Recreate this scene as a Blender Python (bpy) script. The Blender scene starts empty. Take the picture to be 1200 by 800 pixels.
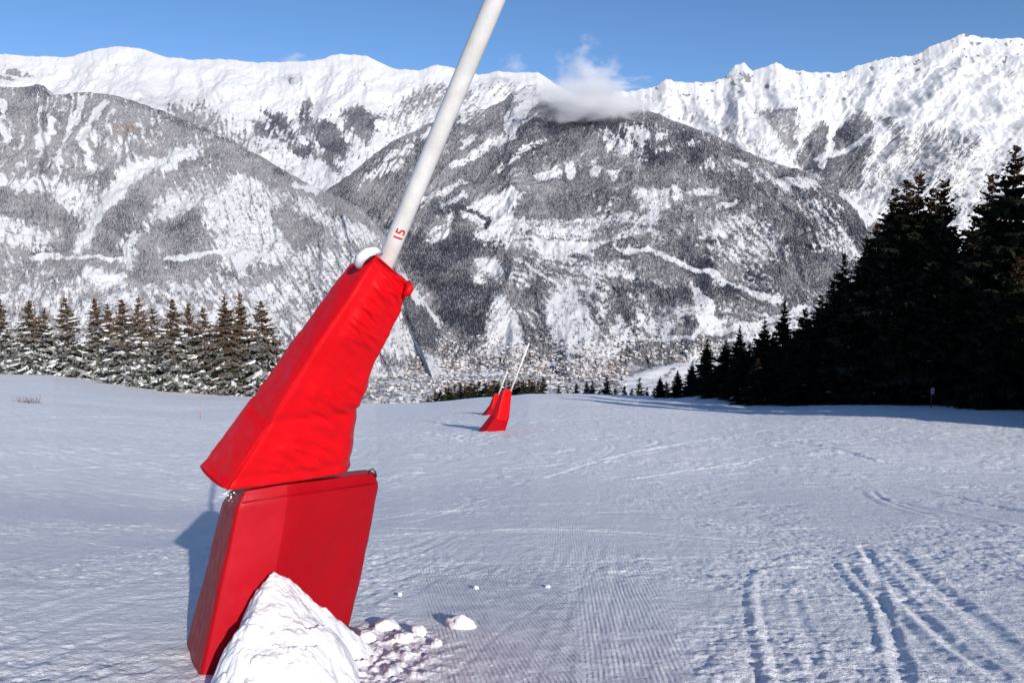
import bpy, bmesh, math, random
import numpy as np
from mathutils import Vector, Matrix

SC = bpy.context.scene
COL = SC.collection
random.seed(11)
RNG = np.random.default_rng(11)

# ------------------------------------------------------------------ camera
F_PX = 870.0                      # focal length in pixels of a 1200 px wide frame
PITCH = math.atan(120.0 / F_PX)
CP, SP = math.cos(PITCH), math.sin(PITCH)

def P(u, v, Y):
    """world point at forward distance Y (metres) seen at photo position u, v"""
    a = (u - 600.0) / F_PX
    b = (400.0 - v) / F_PX
    k = Y / (CP + b * SP)
    return (a * k, Y, (-SP + b * CP) * k)

def proj(x, y, z):
    f = y * CP - z * SP
    f = np.where(np.abs(f) < 1e-6, 1e-6, f)
    up = y * SP + z * CP
    return 600.0 + F_PX * x / f, 400.0 - F_PX * up / f

cam_d = bpy.data.cameras.new('camera')
cam_d.sensor_fit = 'HORIZONTAL'
cam_d.sensor_width = 36.0
cam_d.lens = F_PX / 1200.0 * 36.0
cam_d.clip_start = 0.05
cam_d.clip_end = 80000.0
cam = bpy.data.objects.new('camera', cam_d)
COL.objects.link(cam)
cam.rotation_euler = (math.pi / 2 - PITCH, 0, 0)
SC.camera = cam

# ------------------------------------------------------------------ light
SUN_EL = math.radians(24.0)
SUN_AZ = math.radians(180 - 27)   # clockwise from +Y
sun_dir = Vector((math.sin(SUN_AZ) * math.cos(SUN_EL), math.cos(SUN_AZ) * math.cos(SUN_EL), math.sin(SUN_EL)))
sd = bpy.data.lights.new('sun', 'SUN')
sd.energy = 5.0
sd.angle = math.radians(0.5)
sd.color = (1.0, 0.94, 0.86)
sun = bpy.data.objects.new('sun', sd)
COL.objects.link(sun)
sun.rotation_euler = (-sun_dir).to_track_quat('-Z', 'Y').to_euler()

w = bpy.data.worlds.new('World')
SC.world = w
w.use_nodes = True
nt = w.node_tree
bg = nt.nodes['Background']
sky = nt.nodes.new('ShaderNodeTexSky')
sky.sky_type = 'NISHITA'
sky.sun_disc = False
sky.sun_elevation = SUN_EL
sky.sun_rotation = SUN_AZ
sky.altitude = 1800
sky.air_density = 1.0
sky.dust_density = 0.2
sky.ozone_density = 6.0
nt.links.new(sky.outputs[0], bg.inputs[0])
bg.inputs[1].default_value = 0.112

vs = SC.view_settings
vs.view_transform = 'Standard'
vs.look = 'None'
vs.gamma = 1.0
vs.exposure = 0.2
vs.use_curve_mapping = False
try:
    SC.cycles.volume_bounces = 6
    SC.cycles.max_bounces = 8
    SC.cycles.use_denoising = True
except Exception:
    pass

# ------------------------------------------------------------------ noise
_perm = np.arange(512)
_r0 = np.random.default_rng(5)
_pp = _r0.permutation(256)
_perm = np.concatenate([_pp, _pp]).astype(np.int32)
_ang = _r0.random(256) * 2 * np.pi
_gx, _gy = np.cos(_ang), np.sin(_ang)

def perlin(x, y, seed=0):
    x = np.asarray(x, dtype=np.float64) + seed * 17.31
    y = np.asarray(y, dtype=np.float64) + seed * 9.77
    x0 = np.floor(x); y0 = np.floor(y)
    fx = x - x0; fy = y - y0
    xi = x0.astype(np.int64) & 255; yi = y0.astype(np.int64) & 255
    sx = fx * fx * fx * (fx * (fx * 6 - 15) + 10)
    sy = fy * fy * fy * (fy * (fy * 6 - 15) + 10)
    def g(dx, dy):
        h = _perm[_perm[(xi + dx) & 255] + ((yi + dy) & 255)]
        return _gx[h] * (fx - dx) + _gy[h] * (fy - dy)
    a = g(0, 0); b = g(1, 0); c = g(0, 1); d = g(1, 1)
    top = a + sx * (b - a); bot = c + sx * (d - c)
    return (top + sy * (bot - top)) * 1.5

def fbm(x, y, octaves=4, seed=0, gain=0.5):
    r = 0; amp = 1.0; f = 1.0
    for i in range(octaves):
        r = r + amp * perlin(x * f, y * f, seed + i * 3)
        amp *= gain; f *= 2.03
    return r

def ridged(x, y, octaves=5, seed=0, gain=0.5):
    r = 0; amp = 1.0; f = 1.0; tot = 0
    for i in range(octaves):
        n = 1.0 - np.abs(perlin(x * f, y * f, seed + i * 3))
        r = r + amp * n * n
        tot += amp
        amp *= gain; f *= 2.07
    return r / tot - 0.5

def sstep(a, b, x):
    t = np.clip((x - a) / (b - a), 0, 1)
    return t * t * (3 - 2 * t)

# ------------------------------------------------------------------ image-free 2D masks (in photo coordinates of a surface)
def dist_polyline(U, V, pts):
    d = np.full(U.shape, 1e9)
    for (x0, y0), (x1, y1) in zip(pts[:-1], pts[1:]):
        ex, ey = x1 - x0, y1 - y0
        L = ex * ex + ey * ey + 1e-9
        t = np.clip(((U - x0) * ex + (V - y0) * ey) / L, 0, 1)
        d = np.minimum(d, np.hypot(U - x0 - t * ex, V - y0 - t * ey))
    return d

def inside_poly(U, V, pts):
    c = np.zeros(U.shape, bool)
    n = len(pts)
    for i in range(n):
        x0, y0 = pts[i]; x1, y1 = pts[(i + 1) % n]
        if y0 == y1:
            continue
        cond = ((y0 > V) != (y1 > V)) & (U < (x1 - x0) * (V - y0) / (y1 - y0) + x0)
        c ^= cond
    return c

def paint(M, U, V, kind, val, soft, pts):
    xs = [p[0] for p in pts]; ys = [p[1] for p in pts]
    m = soft + 4
    sel = (U > min(xs) - m) & (U < max(xs) + m) & (V > min(ys) - m) & (V < max(ys) + m)
    if not sel.any():
        return
    u = U[sel]; v = V[sel]
    if kind == 'p':
        d = dist_polyline(u, v, pts + [pts[0]])
        ins = inside_poly(u, v, pts)
        sd_ = np.where(ins, d, -d)
        wgt = sstep(-soft * 0.5, soft * 0.5, sd_)
    else:
        d = dist_polyline(u, v, pts)
        wgt = 1 - sstep(soft * 0.25, soft * 0.75, d)
    M[sel] = M[sel] * (1 - wgt) + val * wgt

# ------------------------------------------------------------------ materials
def mat(name):
    m = bpy.data.materials.new(name)
    m.use_nodes = True
    return m, m.node_tree.nodes, m.node_tree.links, m.node_tree.nodes['Principled BSDF']

def nd(ns, t, **kw):
    n = ns.new(t)
    for k, v in kw.items():
        setattr(n, k, v)
    return n

def noise_node(ns, ls, vec, scale, detail=4.0, rough=0.5, distortion=0.0):
    n = ns.new('ShaderNodeTexNoise')
    n.inputs['Scale'].default_value = scale
    n.inputs['Detail'].default_value = detail
    n.inputs['Roughness'].default_value = rough
    n.inputs['Distortion'].default_value = distortion
    if vec is not None:
        ls.new(vec, n.inputs['Vector'])
    return n

def ramp(ns, ls, fac, stops):
    r = ns.new('ShaderNodeValToRGB')
    els = r.color_ramp.elements
    while len(els) < len(stops):
        els.new(0.5)
    for e, (p, c) in zip(els, stops):
        e.position = p
        e.color = (c[0], c[1], c[2], 1) if not isinstance(c, (int, float)) else (c, c, c, 1)
    ls.new(fac, r.inputs[0])
    return r

def math_node(ns, ls, op, a, b=None, clamp=False):
    n = ns.new('ShaderNodeMath'); n.operation = op; n.use_clamp = clamp
    for i, x in enumerate((a, b)):
        if x is None: continue
        if isinstance(x, (int, float)): n.inputs[i].default_value = x
        else: ls.new(x, n.inputs[i])
    return n.outputs[0]

def mix_col(ns, ls, fac, a, b):
    n = ns.new('ShaderNodeMix'); n.data_type = 'RGBA'
    for sock, x in ((n.inputs[0], fac), (n.inputs[6], a), (n.inputs[7], b)):
        if isinstance(x, (int, float)): sock.default_value = x
        elif isinstance(x, tuple): sock.default_value = (x[0], x[1], x[2], 1)
        else: ls.new(x, sock)
    return n.outputs[2]

def snow_principled(bs, rough=0.6):
    bs.inputs['Roughness'].default_value = rough
    bs.inputs['Specular IOR Level'].default_value = 0.25

# snow of the piste
M_PISTE, ns, ls, bs = mat('piste_snow')
snow_principled(bs, 0.55)
geo = ns.new('ShaderNodeNewGeometry')
pos = geo.outputs['Position']
n1 = noise_node(ns, ls, pos, 3.0, 5, 0.6)
c = ramp(ns, ls, n1.outputs[0], [(0.3, (0.80, 0.81, 0.83)), (0.7, (0.88, 0.88, 0.885))])
ls.new(c.outputs[0], bs.inputs['Base Color'])
fine = noise_node(ns, ls, pos, 55.0, 4, 0.7)
mid = noise_node(ns, ls, pos, 13.0, 4, 0.65)
b1 = ns.new('ShaderNodeBump'); b1.inputs['Distance'].default_value = 0.05; b1.inputs['Strength'].default_value = 0.7
ls.new(mid.outputs[0], b1.inputs['Height'])
b2 = ns.new('ShaderNodeBump'); b2.inputs['Distance'].default_value = 0.012; b2.inputs['Strength'].default_value = 1.0
ls.new(fine.outputs[0], b2.inputs['Height']); ls.new(b1.outputs[0], b2.inputs['Normal'])
# groomer corduroy: two sets of ridges, each where its attribute is set
last = b2
for att, ang, pitch_m in (('groom_a', -11.0, 0.028), ('groom_b', 4.0, 0.032)):
    at = nd(ns, 'ShaderNodeAttribute', attribute_name=att)
    mp = ns.new('ShaderNodeMapping'); mp.inputs['Rotation'].default_value = (0, 0, math.radians(ang))
    ls.new(pos, mp.inputs['Vector'])
    sx = ns.new('ShaderNodeSeparateXYZ'); ls.new(mp.outputs[0], sx.inputs[0])
    wob = noise_node(ns, ls, pos, 1.7, 2, 0.5)
    ph = math_node(ns, ls, 'ADD', math_node(ns, ls, 'MULTIPLY', sx.outputs[0], 2 * math.pi / pitch_m),
                   math_node(ns, ls, 'MULTIPLY', wob.outputs[0], 5.0))
    sn = math_node(ns, ls, 'SINE', ph)
    brk = noise_node(ns, ls, pos, 6.0, 3, 0.6)
    keep = math_node(ns, ls, 'MULTIPLY', at.outputs['Fac'], ramp(ns, ls, brk.outputs[0], [(0.35, 0.15), (0.6, 1.0)]).outputs[0])
    hgt = math_node(ns, ls, 'MULTIPLY', sn, keep)
    bb = ns.new('ShaderNodeBump'); bb.inputs['Distance'].default_value = 0.0045; bb.inputs['Strength'].default_value = 1.0
    ls.new(hgt, bb.inputs['Height']); ls.new(last.outputs[0], bb.inputs['Normal'])
    last = bb
ls.new(last.outputs[0], bs.inputs['Normal'])

# loose snow: heap, chunks, snow on branches
M_SNOW, ns, ls, bs = mat('loose_snow')
snow_principled(bs, 0.6)
bs.inputs['Base Color'].default_value = (0.76, 0.765, 0.78, 1)
geo = ns.new('ShaderNodeNewGeometry')
n1 = noise_node(ns, ls, geo.outputs['Position'], 45, 5, 0.65)
b1 = ns.new('ShaderNodeBump'); b1.inputs['Distance'].default_value = 0.01; b1.inputs['Strength'].default_value = 0.5
ls.new(n1.outputs[0], b1.inputs['Height']); ls.new(b1.outputs[0], bs.inputs['Normal'])

# mountains: cover attribute R = forest, G = dark spruce, B = rock
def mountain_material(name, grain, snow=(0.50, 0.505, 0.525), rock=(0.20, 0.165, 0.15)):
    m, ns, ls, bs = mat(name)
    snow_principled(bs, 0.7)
    geo = ns.new('ShaderNodeNewGeometry'); pos = geo.outputs['Position']
    at = nd(ns, 'ShaderNodeAttribute', attribute_name='cover')
    sep = ns.new('ShaderNodeSeparateColor'); ls.new(at.outputs['Color'], sep.inputs[0])
    mp = ns.new('ShaderNodeMapping'); mp.inputs['Scale'].default_value = (1.0, 0.5, 0.45)
    ls.new(pos, mp.inputs['Vector'])
    n = noise_node(ns, ls, mp.outputs[0], grain, 6, 0.7)
    f = math_node(ns, ls, 'ADD', sep.outputs[0], math_node(ns, ls, 'MULTIPLY', math_node(ns, ls, 'SUBTRACT', n.outputs[0], 0.5), 1.1))
    fr = ramp(ns, ls, f, [(0.32, 0.0), (0.66, 1.0)])
    n2 = noise_node(ns, ls, mp.outputs[0], grain * 2.3, 4, 0.7)
    lite = ramp(ns, ls, n2.outputs[0], [(0.3, (0.14, 0.138, 0.148)), (0.7, (0.29, 0.287, 0.302))])  # frosted and dark forest tones, both blued to stand in for distance haze
    dark = ramp(ns, ls, n2.outputs[0], [(0.3, (0.036, 0.040, 0.054)), (0.75, (0.10, 0.106, 0.13))])
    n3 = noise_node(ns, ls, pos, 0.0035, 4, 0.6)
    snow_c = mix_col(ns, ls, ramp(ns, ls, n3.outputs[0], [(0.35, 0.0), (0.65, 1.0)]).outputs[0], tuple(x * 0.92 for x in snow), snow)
    fc = mix_col(ns, ls, sep.outputs[1], lite.outputs[0], dark.outputs[0])
    base = mix_col(ns, ls, fr.outputs[0], snow_c, fc)
    rk = math_node(ns, ls, 'ADD', sep.outputs[2], math_node(ns, ls, 'MULTIPLY', math_node(ns, ls, 'SUBTRACT', n.outputs[0], 0.5), 1.6))
    rr = ramp(ns, ls, rk, [(0.42, 0.0), (0.58, 1.0)])
    base = mix_col(ns, ls, rr.outputs[0], base, rock)
    ls.new(base, bs.inputs['Base Color'])
    bm_ = ns.new('ShaderNodeBump'); bm_.inputs['Distance'].default_value = 14.0; bm_.inputs['Strength'].default_value = 0.22
    ls.new(n.outputs[0], bm_.inputs['Height']); ls.new(bm_.outputs[0], bs.inputs['Normal'])
    return m

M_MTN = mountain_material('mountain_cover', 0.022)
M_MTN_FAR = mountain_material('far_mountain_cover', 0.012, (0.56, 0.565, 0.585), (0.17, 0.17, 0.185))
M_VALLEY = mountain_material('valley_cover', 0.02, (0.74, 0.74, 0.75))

# colours from a per-vertex attribute (leaf, wood, roofs)
def attr_material(name, rough=0.8, spec=0.15):
    m, ns, ls, bs = mat(name)
    at = nd(ns, 'ShaderNodeAttribute', attribute_name='tint')
    ls.new(at.outputs['Color'], bs.inputs['Base Color'])
    bs.inputs['Roughness'].default_value = rough
    bs.inputs['Specular IOR Level'].default_value = spec
    return m

M_NEEDLE = attr_material('spruce_needles', 0.75, 0.1)
M_FARTREE = attr_material('far_forest', 0.9, 0.0)
M_TOWN = attr_material('town_walls', 0.85, 0.1)

M_BARK, ns, ls, bs = mat('spruce_bark')
geo = ns.new('ShaderNodeNewGeometry')
n1 = noise_node(ns, ls, geo.outputs['Position'], 9, 5, 0.6)
c = ramp(ns, ls, n1.outputs[0], [(0.3, (0.035, 0.026, 0.02)), (0.7, (0.11, 0.085, 0.065))])
ls.new(c.outputs[0], bs.inputs['Base Color']); bs.inputs['Roughness'].default_value = 0.9

def red_vinyl(name, col, bump):
    m, ns, ls, bs = mat(name)
    tc = ns.new('ShaderNodeTexCoord')
    n1 = noise_node(ns, ls, tc.outputs['Object'], 2.2, 5, 0.6)
    c = ramp(ns, ls, n1.outputs[0], [(0.25, tuple(x * 0.86 for x in col)), (0.75, tuple(min(1, x * 1.06) for x in col))])
    ls.new(c.outputs[0], bs.inputs['Base Color'])
    bs.inputs['Roughness'].default_value = 0.42
    bs.inputs['Specular IOR Level'].default_value = 0.16
    rg = noise_node(ns, ls, tc.outputs['Object'], 14, 4, 0.6)
    rr = ramp(ns, ls, rg.outputs[0], [(0.3, 0.40), (0.7, 0.58)])
    ls.new(rr.outputs[0], bs.inputs['Roughness'])
    n2 = noise_node(ns, ls, tc.outputs['Object'], 24, 4, 0.55)
    n3 = noise_node(ns, ls, tc.outputs['Object'], 420, 2, 0.5)
    b1 = ns.new('ShaderNodeBump'); b1.inputs['Distance'].default_value = 0.006; b1.inputs['Strength'].default_value = bump
    ls.new(n2.outputs[0], b1.inputs['Height'])
    b2 = ns.new('ShaderNodeBump'); b2.inputs['Distance'].default_value = 0.0006; b2.inputs['Strength'].default_value = 0.5
    ls.new(n3.outputs[0], b2.inputs['Height']); ls.new(b1.outputs[0], b2.inputs['Normal'])
    ls.new(b2.outputs[0], bs.inputs['Normal'])
    return m

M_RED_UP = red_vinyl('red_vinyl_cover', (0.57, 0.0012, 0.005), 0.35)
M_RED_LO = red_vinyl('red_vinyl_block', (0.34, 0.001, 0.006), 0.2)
M_RED_PANEL = red_vinyl('red_paler_panel', (0.39, 0.006, 0.014), 0.2)  # paler, pinker red on one front face of the block

M_POLE, ns, ls, bs = mat('white_painted_metal')
tc = ns.new('ShaderNodeTexCoord')
n1 = noise_node(ns, ls, tc.outputs['Object'], 6, 6, 0.65)
c = ramp(ns, ls, n1.outputs[0], [(0.3, (0.52, 0.51, 0.48)), (0.65, (0.66, 0.65, 0.625))])
ls.new(c.outputs[0], bs.inputs['Base Color'])
bs.inputs['Roughness'].default_value = 0.33
n2 = noise_node(ns, ls, tc.outputs['Object'], 60, 4, 0.6)
b1 = ns.new('ShaderNodeBump'); b1.inputs['Distance'].default_value = 0.001; b1.inputs['Strength'].default_value = 0.35
ls.new(n2.outputs[0], b1.inputs['Height']); ls.new(b1.outputs[0], bs.inputs['Normal'])

def plain(name, col, rough=0.6, metal=0.0):
    m, ns, ls, bs = mat(name)
    tc = ns.new('ShaderNodeTexCoord')
    n1 = noise_node(ns, ls, tc.outputs['Object'], 12, 4, 0.6)
    c = ramp(ns, ls, n1.outputs[0], [(0.3, tuple(x * 0.85 for x in col)), (0.7, col)])
    ls.new(c.outputs[0], bs.inputs['Base Color'])
    bs.inputs['Roughness'].default_value = rough
    bs.inputs['Metallic'].default_value = metal
    return m

M_RED_PAINT = plain('red_marking_paint', (0.55, 0.02, 0.02), 0.5)
M_FOAM = plain('white_foam', (0.80, 0.81, 0.82), 0.6)
M_DARK_METAL = plain('dark_metal', (0.05, 0.05, 0.055), 0.45, 0.6)
M_TWIG = plain('dry_twig', (0.14, 0.10, 0.07), 0.9)
M_STAKE = plain('red_stake', (0.55, 0.12, 0.12), 0.6)
M_SIGN = plain('pale_panel', (0.38, 0.40, 0.44), 0.5)

# ------------------------------------------------------------------ object helpers
def tag(o, label=None, cat=None, group=None, kind=None):
    if label: o['label'] = label
    if cat: o['category'] = cat
    if group: o['group'] = group
    if kind: o['kind'] = kind
    return o

def empty(name, loc):
    o = bpy.data.objects.new(name, None)
    o.location = loc
    o.empty_display_size = 0.3
    COL.objects.link(o)
    return o

def mesh_obj(name, verts, faces, material, parent=None, smooth=True, attrs=None):
    """verts (n,3) array; faces list of int arrays, all of one size each"""
    me = bpy.data.meshes.new(name)
    verts = np.asarray(verts, np.float32)
    me.vertices.add(len(verts))
    me.vertices.foreach_set('co', verts.ravel())
    if not isinstance(faces, list):
        faces = [faces]
    faces = [np.asarray(f, np.int32) for f in faces if len(f)]
    tot = np.concatenate([np.full(len(f), f.shape[1], np.int32) for f in faces])
    idx = np.concatenate([f.ravel() for f in faces])
    me.loops.add(len(idx))
    me.loops.foreach_set('vertex_index', idx)
    me.polygons.add(len(tot))
    st = np.concatenate([[0], np.cumsum(tot)[:-1]]).astype(np.int32)
    me.polygons.foreach_set('loop_start', st)
    try:
        me.polygons.foreach_set('loop_total', tot)
    except Exception:
        pass
    me.update(calc_edges=True)
    me.validate(verbose=False)
    me.polygons.foreach_set('use_smooth', np.full(len(me.polygons), smooth))
    for k, (typ, data) in (attrs or {}).items():
        a = me.attributes.new(k, typ, 'POINT')
        if typ == 'FLOAT':
            a.data.foreach_set('value', np.asarray(data, np.float32).ravel())
        else:
            d4 = np.ones((len(verts), 4), np.float32); d4[:, :3] = data
            a.data.foreach_set('color', d4.ravel())
    me.materials.append(material)
    o = bpy.data.objects.new(name, me)
    COL.objects.link(o)
    if parent is not None:
        o.parent = parent
    return o

def grid_faces(nr, nc, wrap=False):
    r = np.arange(nr - 1)[:, None]; cc = np.arange(nc if wrap else nc - 1)[None, :]
    c2 = (cc + 1) % nc
    a = r * nc + cc; b = r * nc + c2; d = (r + 1) * nc + c2; e = (r + 1) * nc + cc
    return np.stack([a + 0 * b, b + 0 * a, d, e], -1).reshape(-1, 4)

# ------------------------------------------------------------------ ground
CREST_Y = 105.0
_cu = np.array([-400, -150, 0, 60, 120, 200, 300, 380, 440, 500, 560, 620, 680, 760, 830, 880, 960, 1100, 1200, 1500], float)
_cv = np.array([405, 422, 435, 438, 446, 458, 463, 468, 473, 471, 466, 461, 461, 464, 467, 468, 466, 464, 464, 464], float)
_b = (400 - _cv) / F_PX
_cz = (-SP + _b * CP) / (CP + _b * SP) * CREST_Y
_ca = (_cu - 600) / F_PX / (CP + _b * SP)

def f_profile(y):
    y = np.asarray(y, float)
    near = -1.4 - 0.262 * y
    mid = -1.4 - 0.262 * 18 - 0.1885 * (y - 18)
    k = sstep(9, 28, y)
    z = near * (1 - k) + mid * k
    over = np.clip(y - 104, 0, None)
    z = z - 0.30 * (np.sqrt(over * over + 64) - 8) * (over > 0)
    back = np.clip(-y - 60, 0, None)
    z = z - 0.15 * back
    return z

_fc = float(f_profile(CREST_Y))

def ground_smooth(x, y):
    x = np.asarray(x, float); y = np.asarray(y, float)
    ys = np.maximum(y, 12.0)
    a = x / ys
    zc = np.interp(a, _ca, _cz)
    wgt = np.clip(y / CREST_Y, 0, 1) ** 1.25
    z = f_profile(y) + (zc - _fc) * wgt
    # hollow on the left, so that the slope beyond it lies flatter
    z = z - 0.9 * sstep(0.12, 0.45, -a) * np.interp(y, [6, 20, 26, 105], [0, 0.95, 1.0, 0])
    # bank along the forest edge on the right
    bank = sstep(0.22, 0.56, a) * sstep(26, 52, y) * (1 - sstep(58, 92, y))
    z = z + 0.5 * bank
    # small hump beside the forest edge
    z = z + 0.9 * np.exp(-(((x - 23.5) / 4.0) ** 2 + ((y - 83) / 9.0) ** 2))
    # broad rolls of the piste
    roll = 0.16 * perlin(x / 14.0, y / 22.0, 41) + 0.07 * perlin(x / 5.0, y / 8.0, 43)
    z = z + roll * sstep(7, 20, y) * (1 - sstep(300, 600, y))
    z = np.maximum(z, -960.0)
    return z

def ground_hit(u, v):
    """ground point seen at u, v"""
    lo, hi = 1.0, 140.0
    ys = np.geomspace(1.0, 140.0, 900)
    b = (400 - v) / F_PX
    k = ys / (CP + b * SP)
    xs = (u - 600) / F_PX * k
    zs = (-SP + b * CP) * k
    g = ground_smooth(xs, ys)
    hit = np.nonzero(zs <= g)[0]
    i = hit[0] if len(hit) else len(ys) - 1
    return float(xs[i]), float(ys[i]), float(g[i])

def build_ground():
    dense = np.radians(np.linspace(-47, 47, 1150))
    coarse = np.radians(np.linspace(47, 313, 72)[1:-1])
    az = np.concatenate([dense, coarse])
    r = np.concatenate([np.geomspace(0.9, 2.6, 60)[:-1], np.geomspace(2.6, 14, 430)[:-1], np.geomspace(14, 135, 360)[:-1], np.geomspace(135, 3400, 70)])
    R, A = np.meshgrid(r, az, indexing='ij')
    X = R * np.sin(A); Y = R * np.cos(A)
    Z = ground_smooth(X, Y)
    inv = (np.abs(A) < math.radians(47.5)) & (R < 136)
    x = X[inv]; y = Y[inv]; z = Z[inv]
    U, V = proj(x, y, z)
    # --- churned and skied surface
    wx = 0.5 * perlin(x / 2.1, y / 2.1, 3); wy = 0.5 * perlin(x / 2.1, y / 2.1, 4)
    streak = fbm((x + wx + 0.35 * y) / 1.4, (y + wy * 0.3 - 0.12 * x) / 0.34, 3, 7)      # sideways ski scrapes
    streak2 = fbm((x * 0.86 - 0.5 * y) / 2.6, (y * 0.86 + 0.5 * x) / 0.45, 3, 12)
    lump = fbm(x / 0.33 + wx, y / 0.33 + wy, 4, 21)
    crumb = fbm(x / 0.085, y / 0.085, 3, 31)
    rough_zone = sstep(-0.25, 0.35, perlin(x / 2.4, y / 3.5, 51) + 0.25 * perlin(x / 0.8, y / 0.9, 52) + 0.35 * sstep(760, 900, U) * sstep(560, 680, V) - 0.35 * sstep(520, 600, V) * (1 - sstep(60, 160, np.abs(U - 600))))
    far = sstep(6, 30, y)
    streak = np.clip(streak - 0.12, 0, 2) - np.clip(-streak - 0.35, 0, 2); streak2 = np.clip(streak2 - 0.2, 0, 2) - np.clip(-streak2 - 0.3, 0, 2)
    xr = x - 0.16 * y + 0.05 * perlin(x / 0.9, y / 2.5, 14)
    scr = fbm(xr / 0.10, y / 2.2, 3, 15); scr2 = fbm((x + 0.22 * y) / 0.07, y / 1.5, 2, 16)
    pick = sstep(-0.2, 0.5, perlin(x / 1.6, y / 3.0, 17)); pick2 = sstep(0.0, 0.5, perlin(x / 1.3, y / 2.4, 18))
    dz = (0.004 + 0.024 * far) * streak + (0.004 + 0.030 * far) * streak2
    dz += (1 - 0.8 * far) * (0.0045 * scr * pick + 0.003 * scr2 * pick2)
    lump2 = fbm(x / 0.7 + wy, y / 0.9 + wx, 4, 23)
    dz += (0.004 + 0.010 * rough_zone) * lump * (1 + 0.8 * far) + 0.021 * far * lump2 * (0.5 + 0.9 * rough_zone)
    dz += (0.0022 + 0.0070 * rough_zone) * crumb * (1 - 0.5 * far) * (1 - 0.85 * sstep(670, 700, V) * sstep(470, 500, U) * (1 - sstep(780, 830, U)))
    # tracks, drawn once as lines on the snow
    def ground_line(pts):
        return [ground_hit(u, v)[:2] for u, v in pts]
    tracks = [
        (-0.030, 0.045, [(1012, 640), (1024, 668), (1037, 722), (1050, 762), (1066, 812)]),
        (0.022, 0.040, [(984, 660), (1000, 682), (1022, 704), (1034, 730), (1040, 765)]),
        (-0.030, 0.05, [(1018, 648), (1032, 670), (1066, 708), (1100, 744), (1150, 780), (1210, 815)]),
        (0.020, 0.05, [(1004, 662), (1040, 700), (1086, 744), (1136, 786), (1180, 820)]),
        (-0.034, 0.07, [(1050, 648), (1098, 688), (1150, 730), (1200, 772), (1240, 800)]),
        (0.026, 0.040, [(950, 664), (905, 666), (884, 672), (880, 690), (884, 730), (894, 770), (906, 812)]),
        (-0.014, 0.04, [(930, 700), (945, 740), (955, 790)]),
        (-0.015, 0.06, [(430, 604), (520, 601), (640, 604), (800, 598), (960, 588), (1100, 590)]),
        (0.014, 0.05, [(560, 622), (700, 616), (860, 612), (1010, 622)]),
        (-0.014, 0.05, [(430, 660), (560, 661), (700, 660), (820, 652), (960, 655)]),
        (0.012, 0.04, [(430, 680), (520, 676), (620, 668)]),
        (-0.030, 0.10, [(880, 525), (960, 512), (1060, 520), (1200, 545)]),
        (-0.030, 0.10, [(980, 560), (1080, 572), (1200, 600)]),
        (0.030, 0.12, [(1040, 585), (1120, 600), (1210, 622)]),
        (-0.03, 0.10, [(640, 560), (700, 540), (800, 520), (930, 498)]),
        (-0.02, 0.06, [(0, 700), (90, 664), (180, 640)]), (0.018, 0.05, [(0, 724), (110, 690), (190, 670)]),
        (-0.02, 0.06, [(0, 760), (80, 728), (150, 706)]), (-0.016, 0.05, [(0, 640), (120, 618), (230, 600)]),
        (0.02, 0.07, [(0, 660), (100, 640), (200, 606)]), (-0.02, 0.05, [(0, 792), (80, 760), (140, 744)]),
        (-0.03, 0.10, [(0, 560), (110, 548), (230, 538)]), (0.03, 0.12, [(0, 520), (120, 515), (220, 520)]),
        (0.05, 0.2, [(0, 492), (80, 488), (210, 490)]), (-0.05, 0.2, [(20, 500), (140, 494), (240, 500)]),
        (0.02, 0.06, [(440, 632), (500, 628), (540, 630)]), (-0.02, 0.05, [(445, 622), (490, 618), (530, 624)]),
    ]
    rt = np.random.default_rng(31)
    gtracks = [(h, wd, ground_line(pts)) for h, wd, pts in tracks]
    for k in range(70):
        y0 = 9 + 70 * rt.random() ** 1.3; x0 = rt.uniform(-0.62, 0.62) * y0
        hd = rt.normal(0, 1.0); Ln = rt.uniform(3, 9) * (0.6 + y0 / 40); cv = rt.normal(0, 0.12)
        line = []
        for q in range(9):
            line.append((x0, y0)); x0 += math.cos(hd) * Ln / 8; y0 += math.sin(hd) * Ln / 8; hd += cv
        w_ = 0.035 + 0.0016 * line[0][1]
        for off in ((0,) if rt.random() < 0.4 else (0, 0.28)):
            gtracks.append((rt.choice([-1, -1, 1]) * rt.uniform(0.010, 0.028), w_ * rt.uniform(.8, 1.5), [(a_ + off, b_ + off * 0.4) for a_, b_ in line]))
    for k in range(14):
        y0 = rt.uniform(3.2, 8.5); x0 = rt.uniform(-0.62, 0.62) * y0
        hd = 1.5 + rt.normal(0, 0.22); Ln = rt.uniform(1.2, 4.0); cv = rt.normal(0, 0.04)
        line = []
        for q in range(7):
            line.append((x0, y0)); x0 += math.cos(hd) * Ln / 6; y0 += math.sin(hd) * Ln / 6; hd += cv
        gtracks.append((rt.choice([-1, -1, 1]) * rt.uniform(0.003, 0.008), rt.uniform(0.012, 0.03), line))
    for h, wd, gp in gtracks:
        # smooth the line
        for _ in range(2):
            q = [gp[0]]
            for p0, p1 in zip(gp[:-1], gp[1:]):
                q.append((0.75 * p0[0] + 0.25 * p1[0], 0.75 * p0[1] + 0.25 * p1[1]))
                q.append((0.25 * p0[0] + 0.75 * p1[0], 0.25 * p0[1] + 0.75 * p1[1]))
            q.append(gp[-1]); gp = q
        xs = [p[0] for p in gp]; ys = [p[1] for p in gp]
        m = wd * 4
        sel = (x > min(xs) - m) & (x < max(xs) + m) & (y > min(ys) - m) & (y < max(ys) + m)
        if not sel.any():
            continue
        jit = 0.10 * wd * perlin(x[sel] / 0.35, y[sel] / 0.35, 61)
        d = dist_polyline(x[sel], y[sel], gp) + jit
        brk = 0.6 + 0.6 * perlin(x[sel] / 0.3, y[sel] / 0.3, 63)
        core = np.exp(-(d / wd) ** 2)
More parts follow.
